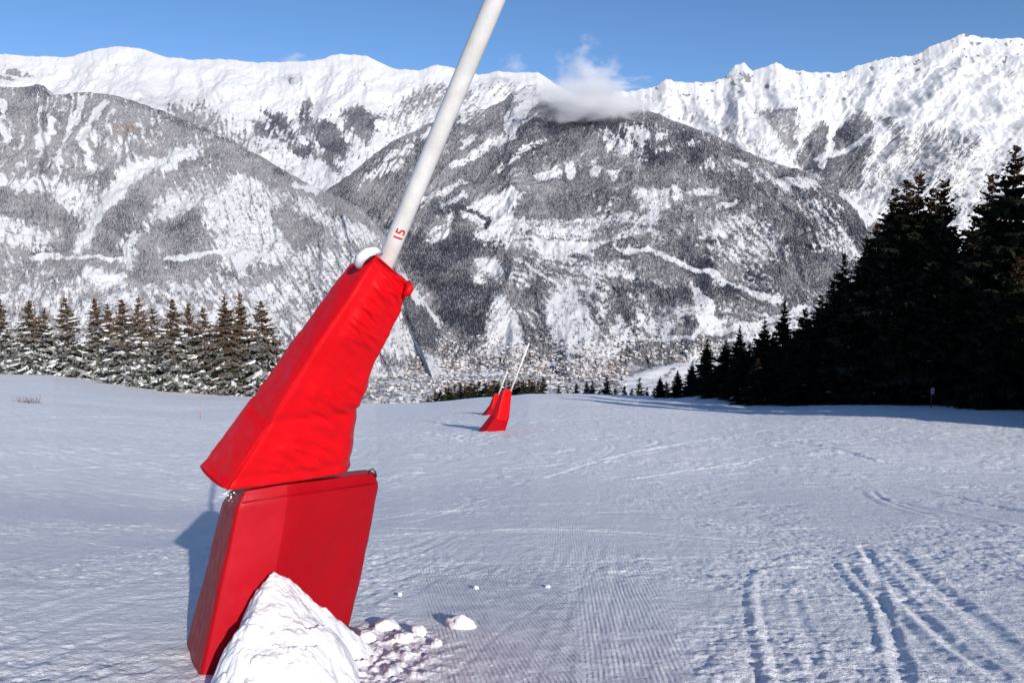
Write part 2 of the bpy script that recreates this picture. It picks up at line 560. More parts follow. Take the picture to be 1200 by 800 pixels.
        rim = np.exp(-((d - 1.7 * wd) / (0.6 * wd)) ** 2)
        dz[sel] += (0.55 * h * core - 0.2 * h * rim) * (1 + 1.6 * sstep(8, 25, y[sel])) * np.clip(brk, 0.75, 1.05) * np.clip(0.95 + 0.15 * perlin(x[sel] / 0.09, y[sel] / 0.09, 65), 0.2, 1.3)
    # broken crust beside the heap
    deb = np.exp(-(((U - 455) / 62.0) ** 2 + ((V - 776) / 40.0) ** 2)) * sstep(700, 735, V)
    dz += deb * (0.045 * np.clip(fbm(x / 0.09, y / 0.09, 3, 71), -0.2, 1))
    deb2 = np.exp(-(((U - 520) / 60.0) ** 2 + ((V - 511) / 7.0) ** 2))
    dz += deb2 * 0.10 * np.clip(fbm(x / 0.4, y / 0.5, 3, 73), -0.1, 1)
    edge = 1 - sstep(126, 136, np.hypot(x, y))
    Z[inv] = z + dz * edge
    # grooming masks
    ga = np.zeros(len(x)); gb = np.zeros(len(x))
    paint(ga, U, V, 'p', 1.0, 30, [(490, 668), (600, 658), (668, 668), (690, 820), (470, 830), (500, 740)])
    paint(gb, U, V, 'p', 0.8, 46, [(672, 672), (760, 668), (800, 760), (820, 830), (690, 830)])
    paint(gb, U, V, 'p', 0.35, 20, [(640, 600), (800, 600), (760, 668), (650, 668)])
    GA = np.zeros(Z.shape); GB = np.zeros(Z.shape)
    GA[inv] = ga; GB[inv] = gb
    nr, nc = Z.shape
    verts = np.stack([X, Y, Z], -1).reshape(-1, 3)
    faces = grid_faces(nr, nc, wrap=True)
    # close the hole under the camera
    ctr = len(verts)
    verts = np.vstack([verts, [[0, 0, float(ground_smooth(0., 0.))]]])
    ring = np.arange(nc)
    tri = np.stack([np.full(nc, ctr), (ring + 1) % nc, ring], -1)
    ga_all = np.append(GA.ravel(), 0); gb_all = np.append(GB.ravel(), 0)
    o = mesh_obj('ground', verts, [faces[:, ::-1], tri[:, ::-1]], M_PISTE, smooth=True,
                 attrs={'groom_a': ('FLOAT', ga_all), 'groom_b': ('FLOAT', gb_all)})
    tag(o, kind='structure')
    return o

build_ground()

# ------------------------------------------------------------------ mountains
def sheet(name, ridge, dist_r, foot, dist_f, u0, u1, ncol, nrow, power, amp, wl, skew, ops, base, material, seed,
          streak=0.35, ridge_rough=1.0, nback=14, elong=2.6, rocky=0.0, tonevar=0.0):
    us = np.linspace(u0, u1, ncol)
    ru = np.array([p[0] for p in ridge], float); rv = np.array([p[1] for p in ridge], float)
    vr = np.interp(us, ru, rv) + ridge_rough * fbm(us / 11.0, us * 0 + seed, 4, seed)
    vf = np.interp(us, [p[0] for p in foot], [p[1] for p in foot])
    Dr = np.interp(us, [p[0] for p in dist_r], [p[1] for p in dist_r])
    Df = np.interp(us, [p[0] for p in dist_f], [p[1] for p in dist_f])
    t = np.linspace(0, 1, nrow)[:, None]
    V = vr[None, :] + (vf - vr)[None, :] * t
    U = np.broadcast_to(us[None, :], V.shape).copy()
    D = Dr[None, :] + (Df - Dr)[None, :] * t ** power
    b = (400 - V) / F_PX
    k = D / (CP + b * SP)
    X = (U - 600) / F_PX * k
    Z = (-SP + b * CP) * k
    drop = Z[:1, :] - Z
    sk = np.interp(us, [p[0] for p in skew], [p[1] for p in skew])[None, :]
    xs = X + sk * drop
    wrp = 0.25 * wl * perlin(X / wl, Z / wl, seed + 90)
    rel = ridged((xs + wrp) / wl, drop / (wl * elong), 6, seed, 0.42)
    if elong < 2:
        rel = 0.40 * rel + 0.30 * fbm((xs + wrp) / wl * 1.5, (drop - 0.4 * X) / wl * 1.7, 6, seed + 11, 0.52)
    rel2 = fbm(X / (wl * 0.25), Z / (wl * 0.25), 5, seed + 20, 0.6)
    fade = sstep(0.0, 0.12, t) * 0.85 + 0.15
    Yw = D - amp * (rel * 1.0 + 0.06 * rel2) * fade
    Zw = Z + amp * 0.05 * rel2 * fade
    # cover
    wu = 5.0 * fbm(U / 26.0, V / 20.0, 3, seed + 30) ; wv = 4.0 * fbm(U / 26.0, V / 20.0, 3, seed + 33)
    M = np.full(V.shape, 0.0) + base(U, V)
    if tonevar: M = M + tonevar * fbm((U + 0.6 * V) / 55.0, V / 34.0, 4, seed + 70, 0.6)
    S = np.zeros(V.shape) + (0.22 if seed == 14 else 0.0); Rk = np.zeros(V.shape)
    for op in ops:
        tgt = {'f': M, 's': S, 'r': Rk}[op[0]]
        paint(tgt, U + wu, V + wv, op[1], op[2], op[3] * (1.9 if op[1] == 'p' else 1.25), op[4])
    st = fbm((U + sk * (V - vr[None, :]) * 1.0) / 3.6, V / 16.0, 3, seed + 40)
    sp_ = fbm(U / 4.0, V / 3.0, 3, seed + 44)
    S = S + 0.55 * np.clip(fbm(U / 38.0, V / 26.0, 4, seed + 50), -0.5, 1) * (S > -1)
    amt = streak * (0.95 - 0.55 * np.clip(np.abs(M - 0.5) * 2, 0, 1) ** 2)
    Fe = M + amt * st + 0.62 * streak * sp_
    Fe = np.clip(Fe, 0, 1)
    # the far side of the ridge
    if rocky:
        Rk = np.maximum(Rk, rocky * sstep(0.25, 0.7, fbm((U + 0.9 * V) / 11.0, (V - 0.35 * U) / 9.0, 4, seed + 60)) * (1 - sstep(25, 75, V - vr[None, :])))
    kb = np.linspace(0, 1, nback + 1)[1:][::-1][:, None]
    Xb = np.broadcast_to(X[:1], (nback, ncol)) ; Yb = Yw[:1] + kb * 2600.0; Zb = Zw[:1] - (kb ** 1.2) * 1500.0
    Xa = np.vstack([Xb, X]); Ya = np.vstack([Yb, Yw]); Za = np.vstack([Zb, Zw])
    Fa = np.vstack([np.broadcast_to(Fe[:1], (nback, ncol)) * 0, Fe])
    Sa = np.vstack([np.zeros((nback, ncol)), np.clip(S, 0, 1)]); Ra = np.vstack([np.zeros((nback, ncol)), Rk])
    verts = np.stack([Xa, Ya, Za], -1).reshape(-1, 3)
    cov = np.stack([Fa, Sa, Ra], -1).reshape(-1, 3)
    fc = grid_faces(nrow + nback, ncol)
    o = mesh_obj(name, verts, fc[:, ::-1], material, attrs={'cover': ('FLOAT_COLOR', cov)})
    tag(o, kind='structure')
    return dict(X=X, Y=Yw, Z=Zw, F=Fe, S=S, U=U, V=V)

# --- far ridge on the left
A = sheet('mountain',
    [(-180, 58), (0, 63), (40, 66), (80, 67), (110, 58), (140, 54), (165, 57), (195, 67), (225, 70), (260, 69), (300, 73), (335, 73), (365, 71), (400, 63), (430, 66), (460, 80), (490, 83), (512, 75), (530, 79), (560, 88), (585, 83), (605, 86), (630, 84), (650, 98), (680, 116), (760, 138)],
    [(-180, 13500), (760, 13000)], [(-180, 260), (760, 260)], [(-180, 9300), (420, 9300), (760, 9600)],
    -180, 740, 740, 190, 1.0, 380, 1500, [(0, 0.0), (400, 0.3), (520, 0.9), (700, 0.9)],
    [
     ('f', 'p', 0.8, 6, [(195, 122), (225, 127), (250, 140), (266, 158), (300, 185), (240, 165), (205, 145)]),
     ('f', 'p', 0.55, 8, [(205, 115), (240, 118), (262, 140), (300, 165), (330, 178), (290, 172), (255, 150)]),
     ('f', 'p', 0.85, 6, [(290, 141), (308, 145), (330, 164), (303, 158)]),
     ('f', 'p', 0.8, 6, [(308, 131), (330, 134), (345, 150), (350, 170), (330, 155), (314, 148)]),
     ('f', 'p', 0.7, 6, [(348, 120), (362, 115), (368, 140), (366, 168), (350, 152)]),
     ('f', 'p', 0.9, 5, [(371, 146), (385, 141), (400, 155), (411, 170), (405, 186), (385, 185), (372, 166)]),
     ('f', 'p', 0.9, 6, [(403, 130), (420, 124), (447, 136), (440, 156), (428, 168), (405, 150)]),
     ('f', 'p', 0.8, 5, [(333, 165), (362, 172), (372, 186), (345, 178)]),
     ('f', 'p', 0.8, 5, [(365, 170), (385, 184), (402, 196), (402, 204), (380, 195)]),
     ('f', 'p', 0.6, 14, [(455, 140), (472, 112), (500, 100), (530, 98), (560, 104), (560, 125), (520, 122), (490, 138), (470, 150)]),
     ('f', 'p', 0.45, 12, [(560, 104), (600, 98), (640, 108), (640, 125), (590, 120)]),
     ('s', 'p', 0.6, 10, [(290, 120), (450, 120), (450, 205), (330, 180)]),
     ('r', 'l', 0.38, 10, [(340, 95), (350, 98)]), ('r', 'l', 0.36, 10, [(405, 97), (425, 103)]),
     ('f', 'l', 0.6, 5, [(5, 90), (20, 94)]), ('f', 'l', 0.6, 4, [(12, 84), (35, 90)]),
    ],
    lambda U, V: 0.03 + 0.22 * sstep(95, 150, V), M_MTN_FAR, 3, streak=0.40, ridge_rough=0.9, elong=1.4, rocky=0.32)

# --- far ridge on the right
B = sheet('mountain',
    [(620, 150), (650, 135), (690, 119), (720, 108), (745, 106), (765, 102), (780, 93), (800, 97), (830, 97), (850, 90), (862, 76), (872, 73), (882, 82), (895, 80), (910, 73), (925, 82), (950, 85), (990, 84), (1010, 76), (1030, 70), (1075, 64), (1090, 54), (1130, 40), (1140, 42), (1170, 46), (1200, 45), (1250, 55), (1400, 90)],
    [(620, 12000), (1400, 11500)], [(620, 330), (1400, 330)], [(620, 9000), (1000, 8800), (1400, 8300)],
    630, 1390, 640, 250, 1.0, 620, 1700, [(640, 0.3), (850, 0.2), (1000, 1.0), (1200, 1.5)],
    [
     ('f', 'p', 0.72, 8, [(884, 132), (900, 124), (930, 130), (936, 165), (922, 178), (900, 155)]),
     ('f', 'p', 0.85, 8, [(935, 190), (945, 160), (962, 138), (982, 150), (1000, 134), (1022, 130), (1022, 170), (1012, 225), (985, 226), (960, 208)]),
     ('f', 'l', 0.05, 6, [(988, 140), (976, 170), (960, 195)]), ('f', 'l', 0.05, 5, [(1020, 160), (990, 178), (960, 186)]),
     ('f', 'l', 0.05, 5, [(935, 172), (948, 150), (955, 138)]),
     ('f', 'p', 0.62, 8, [(1030, 134), (1050, 138), (1060, 165), (1066, 188), (1050, 184)]),
     ('f', 'p', 0.55, 10, [(1066, 148), (1092, 145), (1120, 160), (1137, 153), (1142, 170), (1130, 192), (1090, 198), (1070, 182)]),
     ('f', 'p', 0.42, 14, [(1015, 170), (1060, 185), (1130, 192), (1120, 225), (1040, 245), (1010, 225)]),
     ('f', 'p', 0.35, 12, [(1130, 190), (1200, 180), (1200, 260), (1110, 260)]),
     ('f', 'p', 0.35, 12, [(780, 130), (830, 130), (870, 150), (900, 180), (880, 185), (830, 150)]),
     ('s', 'p', 0.55, 12, [(930, 130), (1020, 130), (1020, 230), (930, 215)]),
     ('r', 'p', 0.55, 6, [(848, 95), (860, 79), (874, 76), (886, 88), (868, 96)]),
     ('r', 'p', 0.42, 8, [(1118, 55), (1140, 45), (1150, 52), (1130, 66)]),
     ('r', 'p', 0.42, 8, [(1178, 48), (1205, 47), (1205, 62), (1180, 60)]),
     ('r', 'p', 0.40, 8, [(1115, 75), (1138, 68), (1145, 82), (1122, 86)]),
     ('r', 'l', 0.42, 8, [(1060, 80), (1078, 72)]), ('r', 'l', 0.38, 8, [(785, 115), (795, 112)]),
    ],
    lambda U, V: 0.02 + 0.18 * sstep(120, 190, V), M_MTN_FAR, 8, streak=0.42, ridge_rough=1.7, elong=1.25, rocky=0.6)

# --- wooded mountain in the middle
D = sheet('mountain',
    [(380, 225), (400, 212), (412, 203), (430, 188), (460, 166), (500, 146), (540, 133), (570, 128), (590, 118), (602, 107), (625, 111), (640, 119), (680, 127), (740, 127), (762, 130), (800, 146), (830, 155), (870, 175), (900, 189), (940, 200), (985, 221), (1010, 244), (1040, 270), (1080, 298), (1150, 330), (1320, 365)],
    [(380, 7600), (450, 8200), (600, 8900), (760, 8600), (1000, 7800), (1320, 7200)],
    [(380, 455), (560, 450), (700, 446), (850, 425), (1000, 410), (1320, 430)], [(380, 5000), (560, 5000), (700, 5000), (850, 5500), (1000, 5900), (1320, 5600)],
    380, 1310, 900, 290, 0.9, 440, 900, [(380, 1.3), (600, 1.0), (760, 0.1), (900, -0.7), (1300, -0.8)],
    [
     # darker spruce belts
     ('s', 'p', 0.75, 14, [(600, 150), (640, 138), (740, 138), (845, 160), (835, 182), (760, 190), (680, 166), (620, 182), (560, 216), (585, 178)]),
     ('s', 'p', 0.5, 14, [(420, 200), (520, 145), (560, 150), (500, 180), (430, 215)]),
     ('s', 'p', 0.35, 16, [(660, 215), (760, 215), (740, 245), (660, 250)]),
     ('s', 'p', 0.6, 10, [(900, 232), (930, 268), (968, 312), (938, 312), (902, 262)]),
     ('s', 'p', 0.55, 10, [(930, 225), (1000, 240), (1000, 300), (940, 270)]),
     ('f', 'p', 0.92, 10, [(470, 268), (500, 285), (545, 275), (590, 283), (570, 300), (550, 305), (555, 330), (582, 336), (577, 370), (562, 402), (545, 408), (520, 372), (500, 332), (488, 310)]),
     ('s', 'p', 0.9, 10, [(440, 250), (500, 285), (545, 275), (592, 283), (570, 300), (550, 305), (555, 330), (582, 336), (577, 370), (562, 402), (545, 408), (520, 372), (500, 332), (470, 290)]),
     # snow gullies and clearings at the top left
     ('f', 'p', 0.35, 10, [(545, 110), (572, 118), (570, 128), (532, 150), (534, 130)]),
     ('f', 'p', 0.12, 7, [(612, 112), (632, 118), (618, 138), (600, 162), (590, 160), (602, 138)]),
     ('f', 'l', 0.35, 5, [(608, 114), (600, 135), (590, 152)]),
     ('f', 'l', 0.22, 5, [(508, 133), (488, 148)]), ('f', 'l', 0.22, 5, [(505, 151), (495, 159)]),
     ('f', 'l', 0.25, 5, [(482, 171), (450, 188)]), ('f', 'l', 0.25, 5, [(558, 161), (540, 173)]),
     ('f', 'l', 0.25, 7, [(602, 154), (592, 163), (564, 177), (530, 197)]),
     ('f', 'l', 0.38, 6, [(638, 163), (610, 180), (584, 201)]), ('f', 'l', 0.1, 6, [(427, 210), (432, 206)]),
     ('f', 'l', 0.35, 7, [(470, 190), (440, 205)]),
     # clearings in the middle
     ('f', 'p', 0.08, 6, [(733, 150), (752, 149), (760, 160), (750, 176), (744, 164)]),
     ('f', 'p', 0.15, 6, [(764, 158), (779, 158), (776, 167), (766, 166)]), ('f', 'p', 0.1, 5, [(768, 176), (789, 168), (786, 176), (770, 181)]),
     ('f', 'p', 0.12, 5, [(795, 170), (817, 166), (811, 174)]), ('f', 'p', 0.4, 12, [(700, 160), (735, 150), (750, 180), (720, 190)]),
     ('f', 'p', 0.08, 6, [(629, 203), (640, 197), (658, 202), (655, 210), (632, 213)]), ('f', 'l', 0.08, 7, [(669, 198), (668, 206)]),
     ('f', 'p', 0.08, 5, [(689, 201), (700, 189), (706, 200), (703, 211), (690, 209)]), ('f', 'p', 0.08, 5, [(708, 202), (724, 200), (713, 213)]),
     ('f', 'p', 0.25, 9, [(738, 227), (760, 220), (790, 217), (802, 229), (780, 246), (765, 257), (750, 246)]),
     ('f', 'l', 0.1, 6, [(815, 225), (838, 228)]), ('f', 'l', 0.12, 5, [(840, 244), (858, 235)]),
     ('f', 'p', 0.05, 6, [(884, 200), (905, 210), (935, 207), (966, 220), (920, 223), (900, 218)]), ('f', 'l', 0.15, 5, [(862, 190), (872, 194)]),
     ('f', 'l', 0.08, 6, [(986, 225), (1000, 240), (1018, 258)]), ('f', 'l', 0.08, 9, [(982, 272), (996, 288), (1006, 302)]),
     ('f', 'p', 0.45, 12, [(828, 256), (880, 244), (906, 265), (912, 300), (870, 320), (828, 306), (808, 280)]),
     ('f', 'p', 0.45, 12, [(930, 230), (985, 240), (990, 300), (950, 290)]),
     ('f', 'p', 0.42, 14, [(650, 256), (700, 250), (742, 244), (772, 260), (772, 276), (700, 286), (640, 290)]),
     ('f', 'p', 0.30, 10, [(555, 264), (612, 254), (690, 262), (690, 286), (600, 292), (560, 286)]),
     ('f', 'p', 0.02, 6, [(628, 283), (690, 284), (694, 299), (632, 305)]),
     ('f', 'p', 0.05, 6, [(538, 250), (560, 236), (600, 221), (612, 232), (596, 245), (602, 260), (580, 271), (560, 262), (546, 256)]),
     ('f', 'p', 0.22, 7, [(498, 285), (530, 249), (542, 255), (534, 276), (515, 286)]),
     ('f', 'l', 0.25, 6, [(495, 233), (520, 225), (545, 213)]), ('f', 'l', 0.2, 6, [(515, 242), (532, 237), (546, 232)]),
     ('f', 'l', 0.9, 5, [(540, 246), (560, 252), (573, 263)]), ('s', 'l', 0.8, 5, [(540, 246), (560, 252), (573, 263)]),
     ('f', 'p', 0.92, 5, [(535, 246), (549, 258), (532, 282), (520, 292), (512, 290), (530, 270)]), ('s', 'p', 0.9, 5, [(535, 246), (549, 258), (532, 282), (520, 292), (512, 290), (530, 270)]),
     ('f', 'p', 0.05, 6, [(555, 303), (575, 299), (592, 315), (579, 326), (560, 316)]), ('f', 'p', 0.08, 5, [(551, 322), (565, 318), (569, 331), (555, 331)]),
     ('f', 'p', 0.10, 7, [(578, 338), (592, 355), (613, 385), (618, 415), (572, 410), (575, 370)]),
     ('f', 'p', 0.5, 9, [(600, 300), (660, 305), (700, 310), (770, 320), (780, 335), (700, 345), (640, 340), (600, 330)]),
     ('f', 'p', 0.14, 8, [(640, 340), (660, 338), (672, 345), (702, 390), (708, 420), (655, 412), (640, 372)]),
     ('f', 'l', 0.1, 6, [(688, 320), (698, 332), (690, 345)]), ('f', 'l', 0.12, 5, [(664, 330), (674, 342), (669, 362)]),
     ('f', 'p', 0.14, 7, [(722, 372), (735, 383), (748, 408), (698, 416), (714, 395)]),
     ('f', 'p', 0.35, 8, [(740, 355), (780, 360), (790, 385), (750, 390)]),
     ('f', 'p', 0.05, 6, [(803, 326), (818, 338), (843, 384), (822, 390), (806, 362)]),
     ('f', 'p', 0.3, 7, [(838, 350), (856, 356), (852, 375), (840, 370)]),
     ('f', 'p', 0.9, 7, [(795, 284), (826, 305), (832, 322), (805, 320), (788, 300)]), ('s', 'p', 0.95, 7, [(795, 284), (826, 305), (832, 322), (805, 320), (788, 300)]),
     ('f', 'p', 0.9, 7, [(772, 342), (802, 328), (802, 352), (770, 362)]), ('s', 'p', 0.9, 7, [(772, 342), (802, 328), (802, 352), (770, 362)]),
     ('f', 'p', 0.9, 7, [(838, 322), (862, 334), (856, 358), (840, 346)]), ('s', 'p', 0.9, 7, [(838, 322), (862, 334), (856, 358), (840, 346)]),
     ('f', 'p', 0.9, 7, [(808, 300), (830, 318), (828, 345), (812, 330)]), ('s', 'p', 0.85, 7, [(808, 300), (830, 318), (828, 345), (812, 330)]),
     ('s', 'p', 0.8, 7, [(722, 330), (735, 340), (740, 400), (726, 370)]), ('s', 'p', 0.7, 8, [(875, 320), (905, 318), (905, 345), (880, 340)]),
     ('s', 'p', 0.7, 6, [(795, 368), (815, 368), (812, 385), (798, 382)]),
     # roads
     ('f', 'l', 0.0, 5.5, [(725, 293), (770, 297), (815, 316), (860, 334), (918, 353)]),
     ('f', 'l', 0.0, 5.0, [(600, 436), (680, 419), (740, 404), (790, 393), (850, 387), (900, 371), (968, 357)]),
     ('f', 'p', 0.9, 5, [(720, 412), (790, 398), (840, 392), (840, 400), (780, 414), (730, 422)]),
     ('f', 'p', 0.2, 8, [(860, 385), (960, 362), (960, 380), (870, 410)]),
    ],
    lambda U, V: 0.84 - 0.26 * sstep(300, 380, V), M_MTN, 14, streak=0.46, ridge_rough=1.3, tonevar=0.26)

# --- wooded mountain on the left
C_ = sheet('mountain',
    [(-180, 108), (0, 101), (14, 104), (30, 103), (42, 99), (53, 101), (57, 113), (82, 110), (100, 107), (140, 113), (175, 125), (200, 134), (240, 150), (270, 163), (300, 180), (330, 198), (370, 220), (400, 232), (425, 246), (445, 268), (465, 298), (480, 330), (505, 363), (530, 394), (552, 425), (580, 450), (640, 475)],
    [(-180, 7000), (100, 7200), (300, 6900), (450, 6200), (560, 5400), (640, 5100)],
    [(-180, 440), (640, 480)], [(-180, 4700), (450, 4800), (640, 4750)],
    -180, 620, 760, 300, 0.9, 340, 800, [(-180, 0.1), (100, 0.1), (250, -0.4), (450, -0.9)],
    [
     ('f', 'l', 0.12, 7, [(97, 118), (90, 135), (84, 150), (78, 166), (80, 190)]), ('f', 'l', 0.08, 8, [(120, 122), (112, 140), (106, 150), (103, 165), (108, 186)]),
     ('f', 'l', 0.15, 6, [(50, 128), (49, 150), (51, 170), (48, 182)]), ('f', 'l', 0.15, 5, [(66, 140), (60, 152), (54, 168)]),
     ('f', 'l', 0.3, 6, [(5, 122), (8, 150), (5, 172)]), ('f', 'l', 0.2, 6, [(141, 168), (140, 202)]), ('f', 'l', 0.25, 5, [(161, 168), (155, 200)]),
     ('f', 'l', 0.3, 5, [(22, 160), (24, 172)]), ('f', 'l', 0.3, 6, [(136, 128), (134, 155)]),
     ('f', 'p', 0.08, 6, [(99, 184), (112, 188), (117, 206), (108, 200)]),
     ('f', 'p', 0.5, 8, [(110, 155), (150, 158), (175, 158), (190, 170), (150, 172), (118, 170)]),
     ('r', 'p', 0.62, 8, [(138, 142), (158, 144), (178, 152), (184, 160), (160, 159), (136, 157)]),
     ('r', 'p', 0.45, 8, [(170, 156), (190, 160), (195, 172), (178, 170)]),
     ('f', 'l', 0.05, 15, [(228, 180), (200, 190), (170, 197), (152, 210), (136, 230), (121, 250), (106, 275), (92, 292)]),
     ('f', 'p', 0.22, 10, [(60, 208), (110, 214), (119, 240), (90, 263), (74, 246), (54, 222)]),
     ('f', 'p', 0.15, 8, [(-60, 205), (45, 211), (52, 226), (-60, 222)]),
     ('f', 'p', 0.95, 7, [(-60, 225), (20, 223), (46, 228), (70, 240), (92, 258), (60, 266), (30, 259), (12, 253), (30, 245), (-60, 240)]),
     ('f', 'p', 0.28, 10, [(-60, 243), (12, 253), (35, 262), (72, 280), (60, 296), (20, 290), (-60, 300)]),
     ('f', 'p', 0.85, 8, [(48, 284), (85, 274), (92, 300), (80, 316), (60, 302)]),
     ('f', 'p', 0.9, 7, [(150, 235), (170, 215), (187, 214), (192, 240), (166, 262), (146, 285), (141, 306), (112, 301), (108, 284), (125, 262)]),
     ('f', 'p', 0.2, 9, [(184, 231), (240, 221), (242, 245), (200, 261), (180, 263)]),
     ('f', 'p', 0.12, 8, [(147, 280), (165, 274), (171, 295), (158, 321), (145, 301)]),
     ('f', 'p', 0.88, 8, [(184, 266), (210, 250), (246, 240), (246, 266), (215, 291), (184, 291)]),
     ('f', 'p', 0.88, 9, [(160, 305), (200, 295), (250, 285), (263, 300), (215, 321), (170, 331), (155, 321)]),
     ('f', 'p', 0.26, 12, [(243, 226), (290, 204), (337, 235), (330, 260), (346, 290), (336, 311), (270, 321), (255, 290), (245, 266)]),
     ('f', 'p', 0.12, 7, [(270, 206), (300, 204), (312, 225), (280, 226)]), ('f', 'p', 0.1, 8, [(265, 300), (330, 298), (335, 312), (280, 322)]),
     ('f', 'p', 0.92, 7, [(320, 251), (350, 245), (386, 271), (350, 291), (335, 281)]),
     ('f', 'p', 0.25, 10, [(345, 214), (392, 240), (430, 262), (442, 285), (400, 286), (380, 266), (350, 246)]),
     ('f', 'p', 0.88, 9, [(258, 158), (300, 182), (400, 234), (446, 270), (425, 266), (370, 238), (310, 208), (260, 196)]),
     ('f', 'l', 0.1, 5, [(345, 215), (372, 228)]), ('f', 'l', 0.15, 4, [(365, 208), (400, 226)]),
     ('f', 'p', 0.08, 8, [(108, 318), (147, 317), (147, 333), (110, 334)]),
     ('f', 'p', 0.65, 10, [(-60, 300), (50, 300), (72, 332), (-60, 346)]),
     ('f', 'p', 0.7, 8, [(300, 310), (336, 310), (342, 326), (300, 331)]), ('f', 'p', 0.4, 10, [(345, 290), (440, 290), (430, 330), (340, 330)]),
     ('f', 'p', 0.22, 10, [(425, 330), (470, 330), (478, 372), (505, 410), (540, 440), (420, 450)]),
     ('f', 'p', 0.95, 6, [(472, 338), (492, 345), (512, 375), (538, 406), (526, 424), (500, 407), (476, 376)]),
     ('s', 'p', 0.75, 6, [(472, 338), (492, 345), (512, 375), (538, 406), (526, 424), (500, 407), (476, 376)]),
     ('f', 'l', 0.0, 8, [(477, 325), (488, 343), (506, 367), (530, 397)]),
     ('f', 'p', 0.6, 6, [(440, 415), (480, 418), (500, 430), (450, 438)]),
     ('f', 'l', 0.05, 4, [(30, 300), (90, 302), (160, 303)]), ('f', 'l', 0.05, 4, [(200, 305), (260, 296), (320, 300)]),
     ('s', 'p', 0.3, 20, [(0, 225), (90, 240), (90, 265), (0, 260)]), ('s', 'p', 0.35, 12, [(110, 250), (190, 220), (190, 262), (140, 305)]),
     ('s', 'p', 0.35, 12, [(184, 266), (250, 240), (250, 266), (215, 320), (160, 325)]),
     ('s', 'p', 0.6, 5, [(28, 100), (55, 98), (54, 112), (30, 116)]), ('s', 'l', 0.5, 8, [(80, 110), (100, 108), (140, 114), (180, 128), (260, 160), (330, 200)]),
    ],
    lambda U, V: 0.78 - 0.36 * sstep(300, 350, V), M_MTN, 23, streak=0.5, ridge_rough=1.2, tonevar=0.20)

# --- valley floor with the town
def build_valley():
    xs = np.linspace(-4200, 5200, 620); ys = np.linspace(3000, 8400, 420)
    X, Y = np.meshgrid(xs, ys)
    Z = -930 + 26 * fbm(X / 500, Y / 500, 4, 77) + 40 * sstep(600, 1500, X) * (1 - sstep(5200, 6000, Y))
    U, V = proj(X, Y, Z)
    wu = 4 * fbm(U / 18, V / 10, 3, 78); wv = 2.5 * fbm(U / 18, V / 10, 3, 79)
    M = np.full(X.shape, 0.52); S = np.zeros(X.shape); R = np.zeros(X.shape)
    for op in [
        ('p', 0.02, 6, [(726, 448), (760, 433), (800, 424), (860, 410), (900, 405), (900, 430), (800, 458), (735, 466)]),
        ('p', 0.55, 4, [(772, 440), (790, 430), (800, 428), (785, 440)]),
        ('p', 0.36, 6, [(440, 430), (520, 432), (560, 445), (500, 455), (430, 452)]),
        ('l', 0.75, 4, [(548, 405), (556, 425), (562, 445)]), ('l', 0.0, 3, [(560, 440), (650, 428), (740, 428)]),
        ('p', 0.05, 5, [(724, 415), (745, 416), (748, 426), (730, 424)]),
        ('p', 0.5, 8, [(440, 440), (640, 440), (720, 460), (440, 480)]),
    ]:
        paint(M, U + wu, V + wv, *op)
    M = np.clip(M + 0.35 * fbm(U / 4.5, V / 2.6, 3, 81), 0, 1)
    cov = np.stack([M, S + 0.3, R], -1).reshape(-1, 3)
    o = mesh_obj('valley', np.stack([X, Y, Z], -1).reshape(-1, 3), grid_faces(*X.shape), M_VALLEY,
                 attrs={'cover': ('FLOAT_COLOR', cov)})
    tag(o, kind='structure')
    return dict(X=X, Y=Y, Z=Z, U=U, V=V, F=M, S=S + 0.3)
VAL = build_valley()

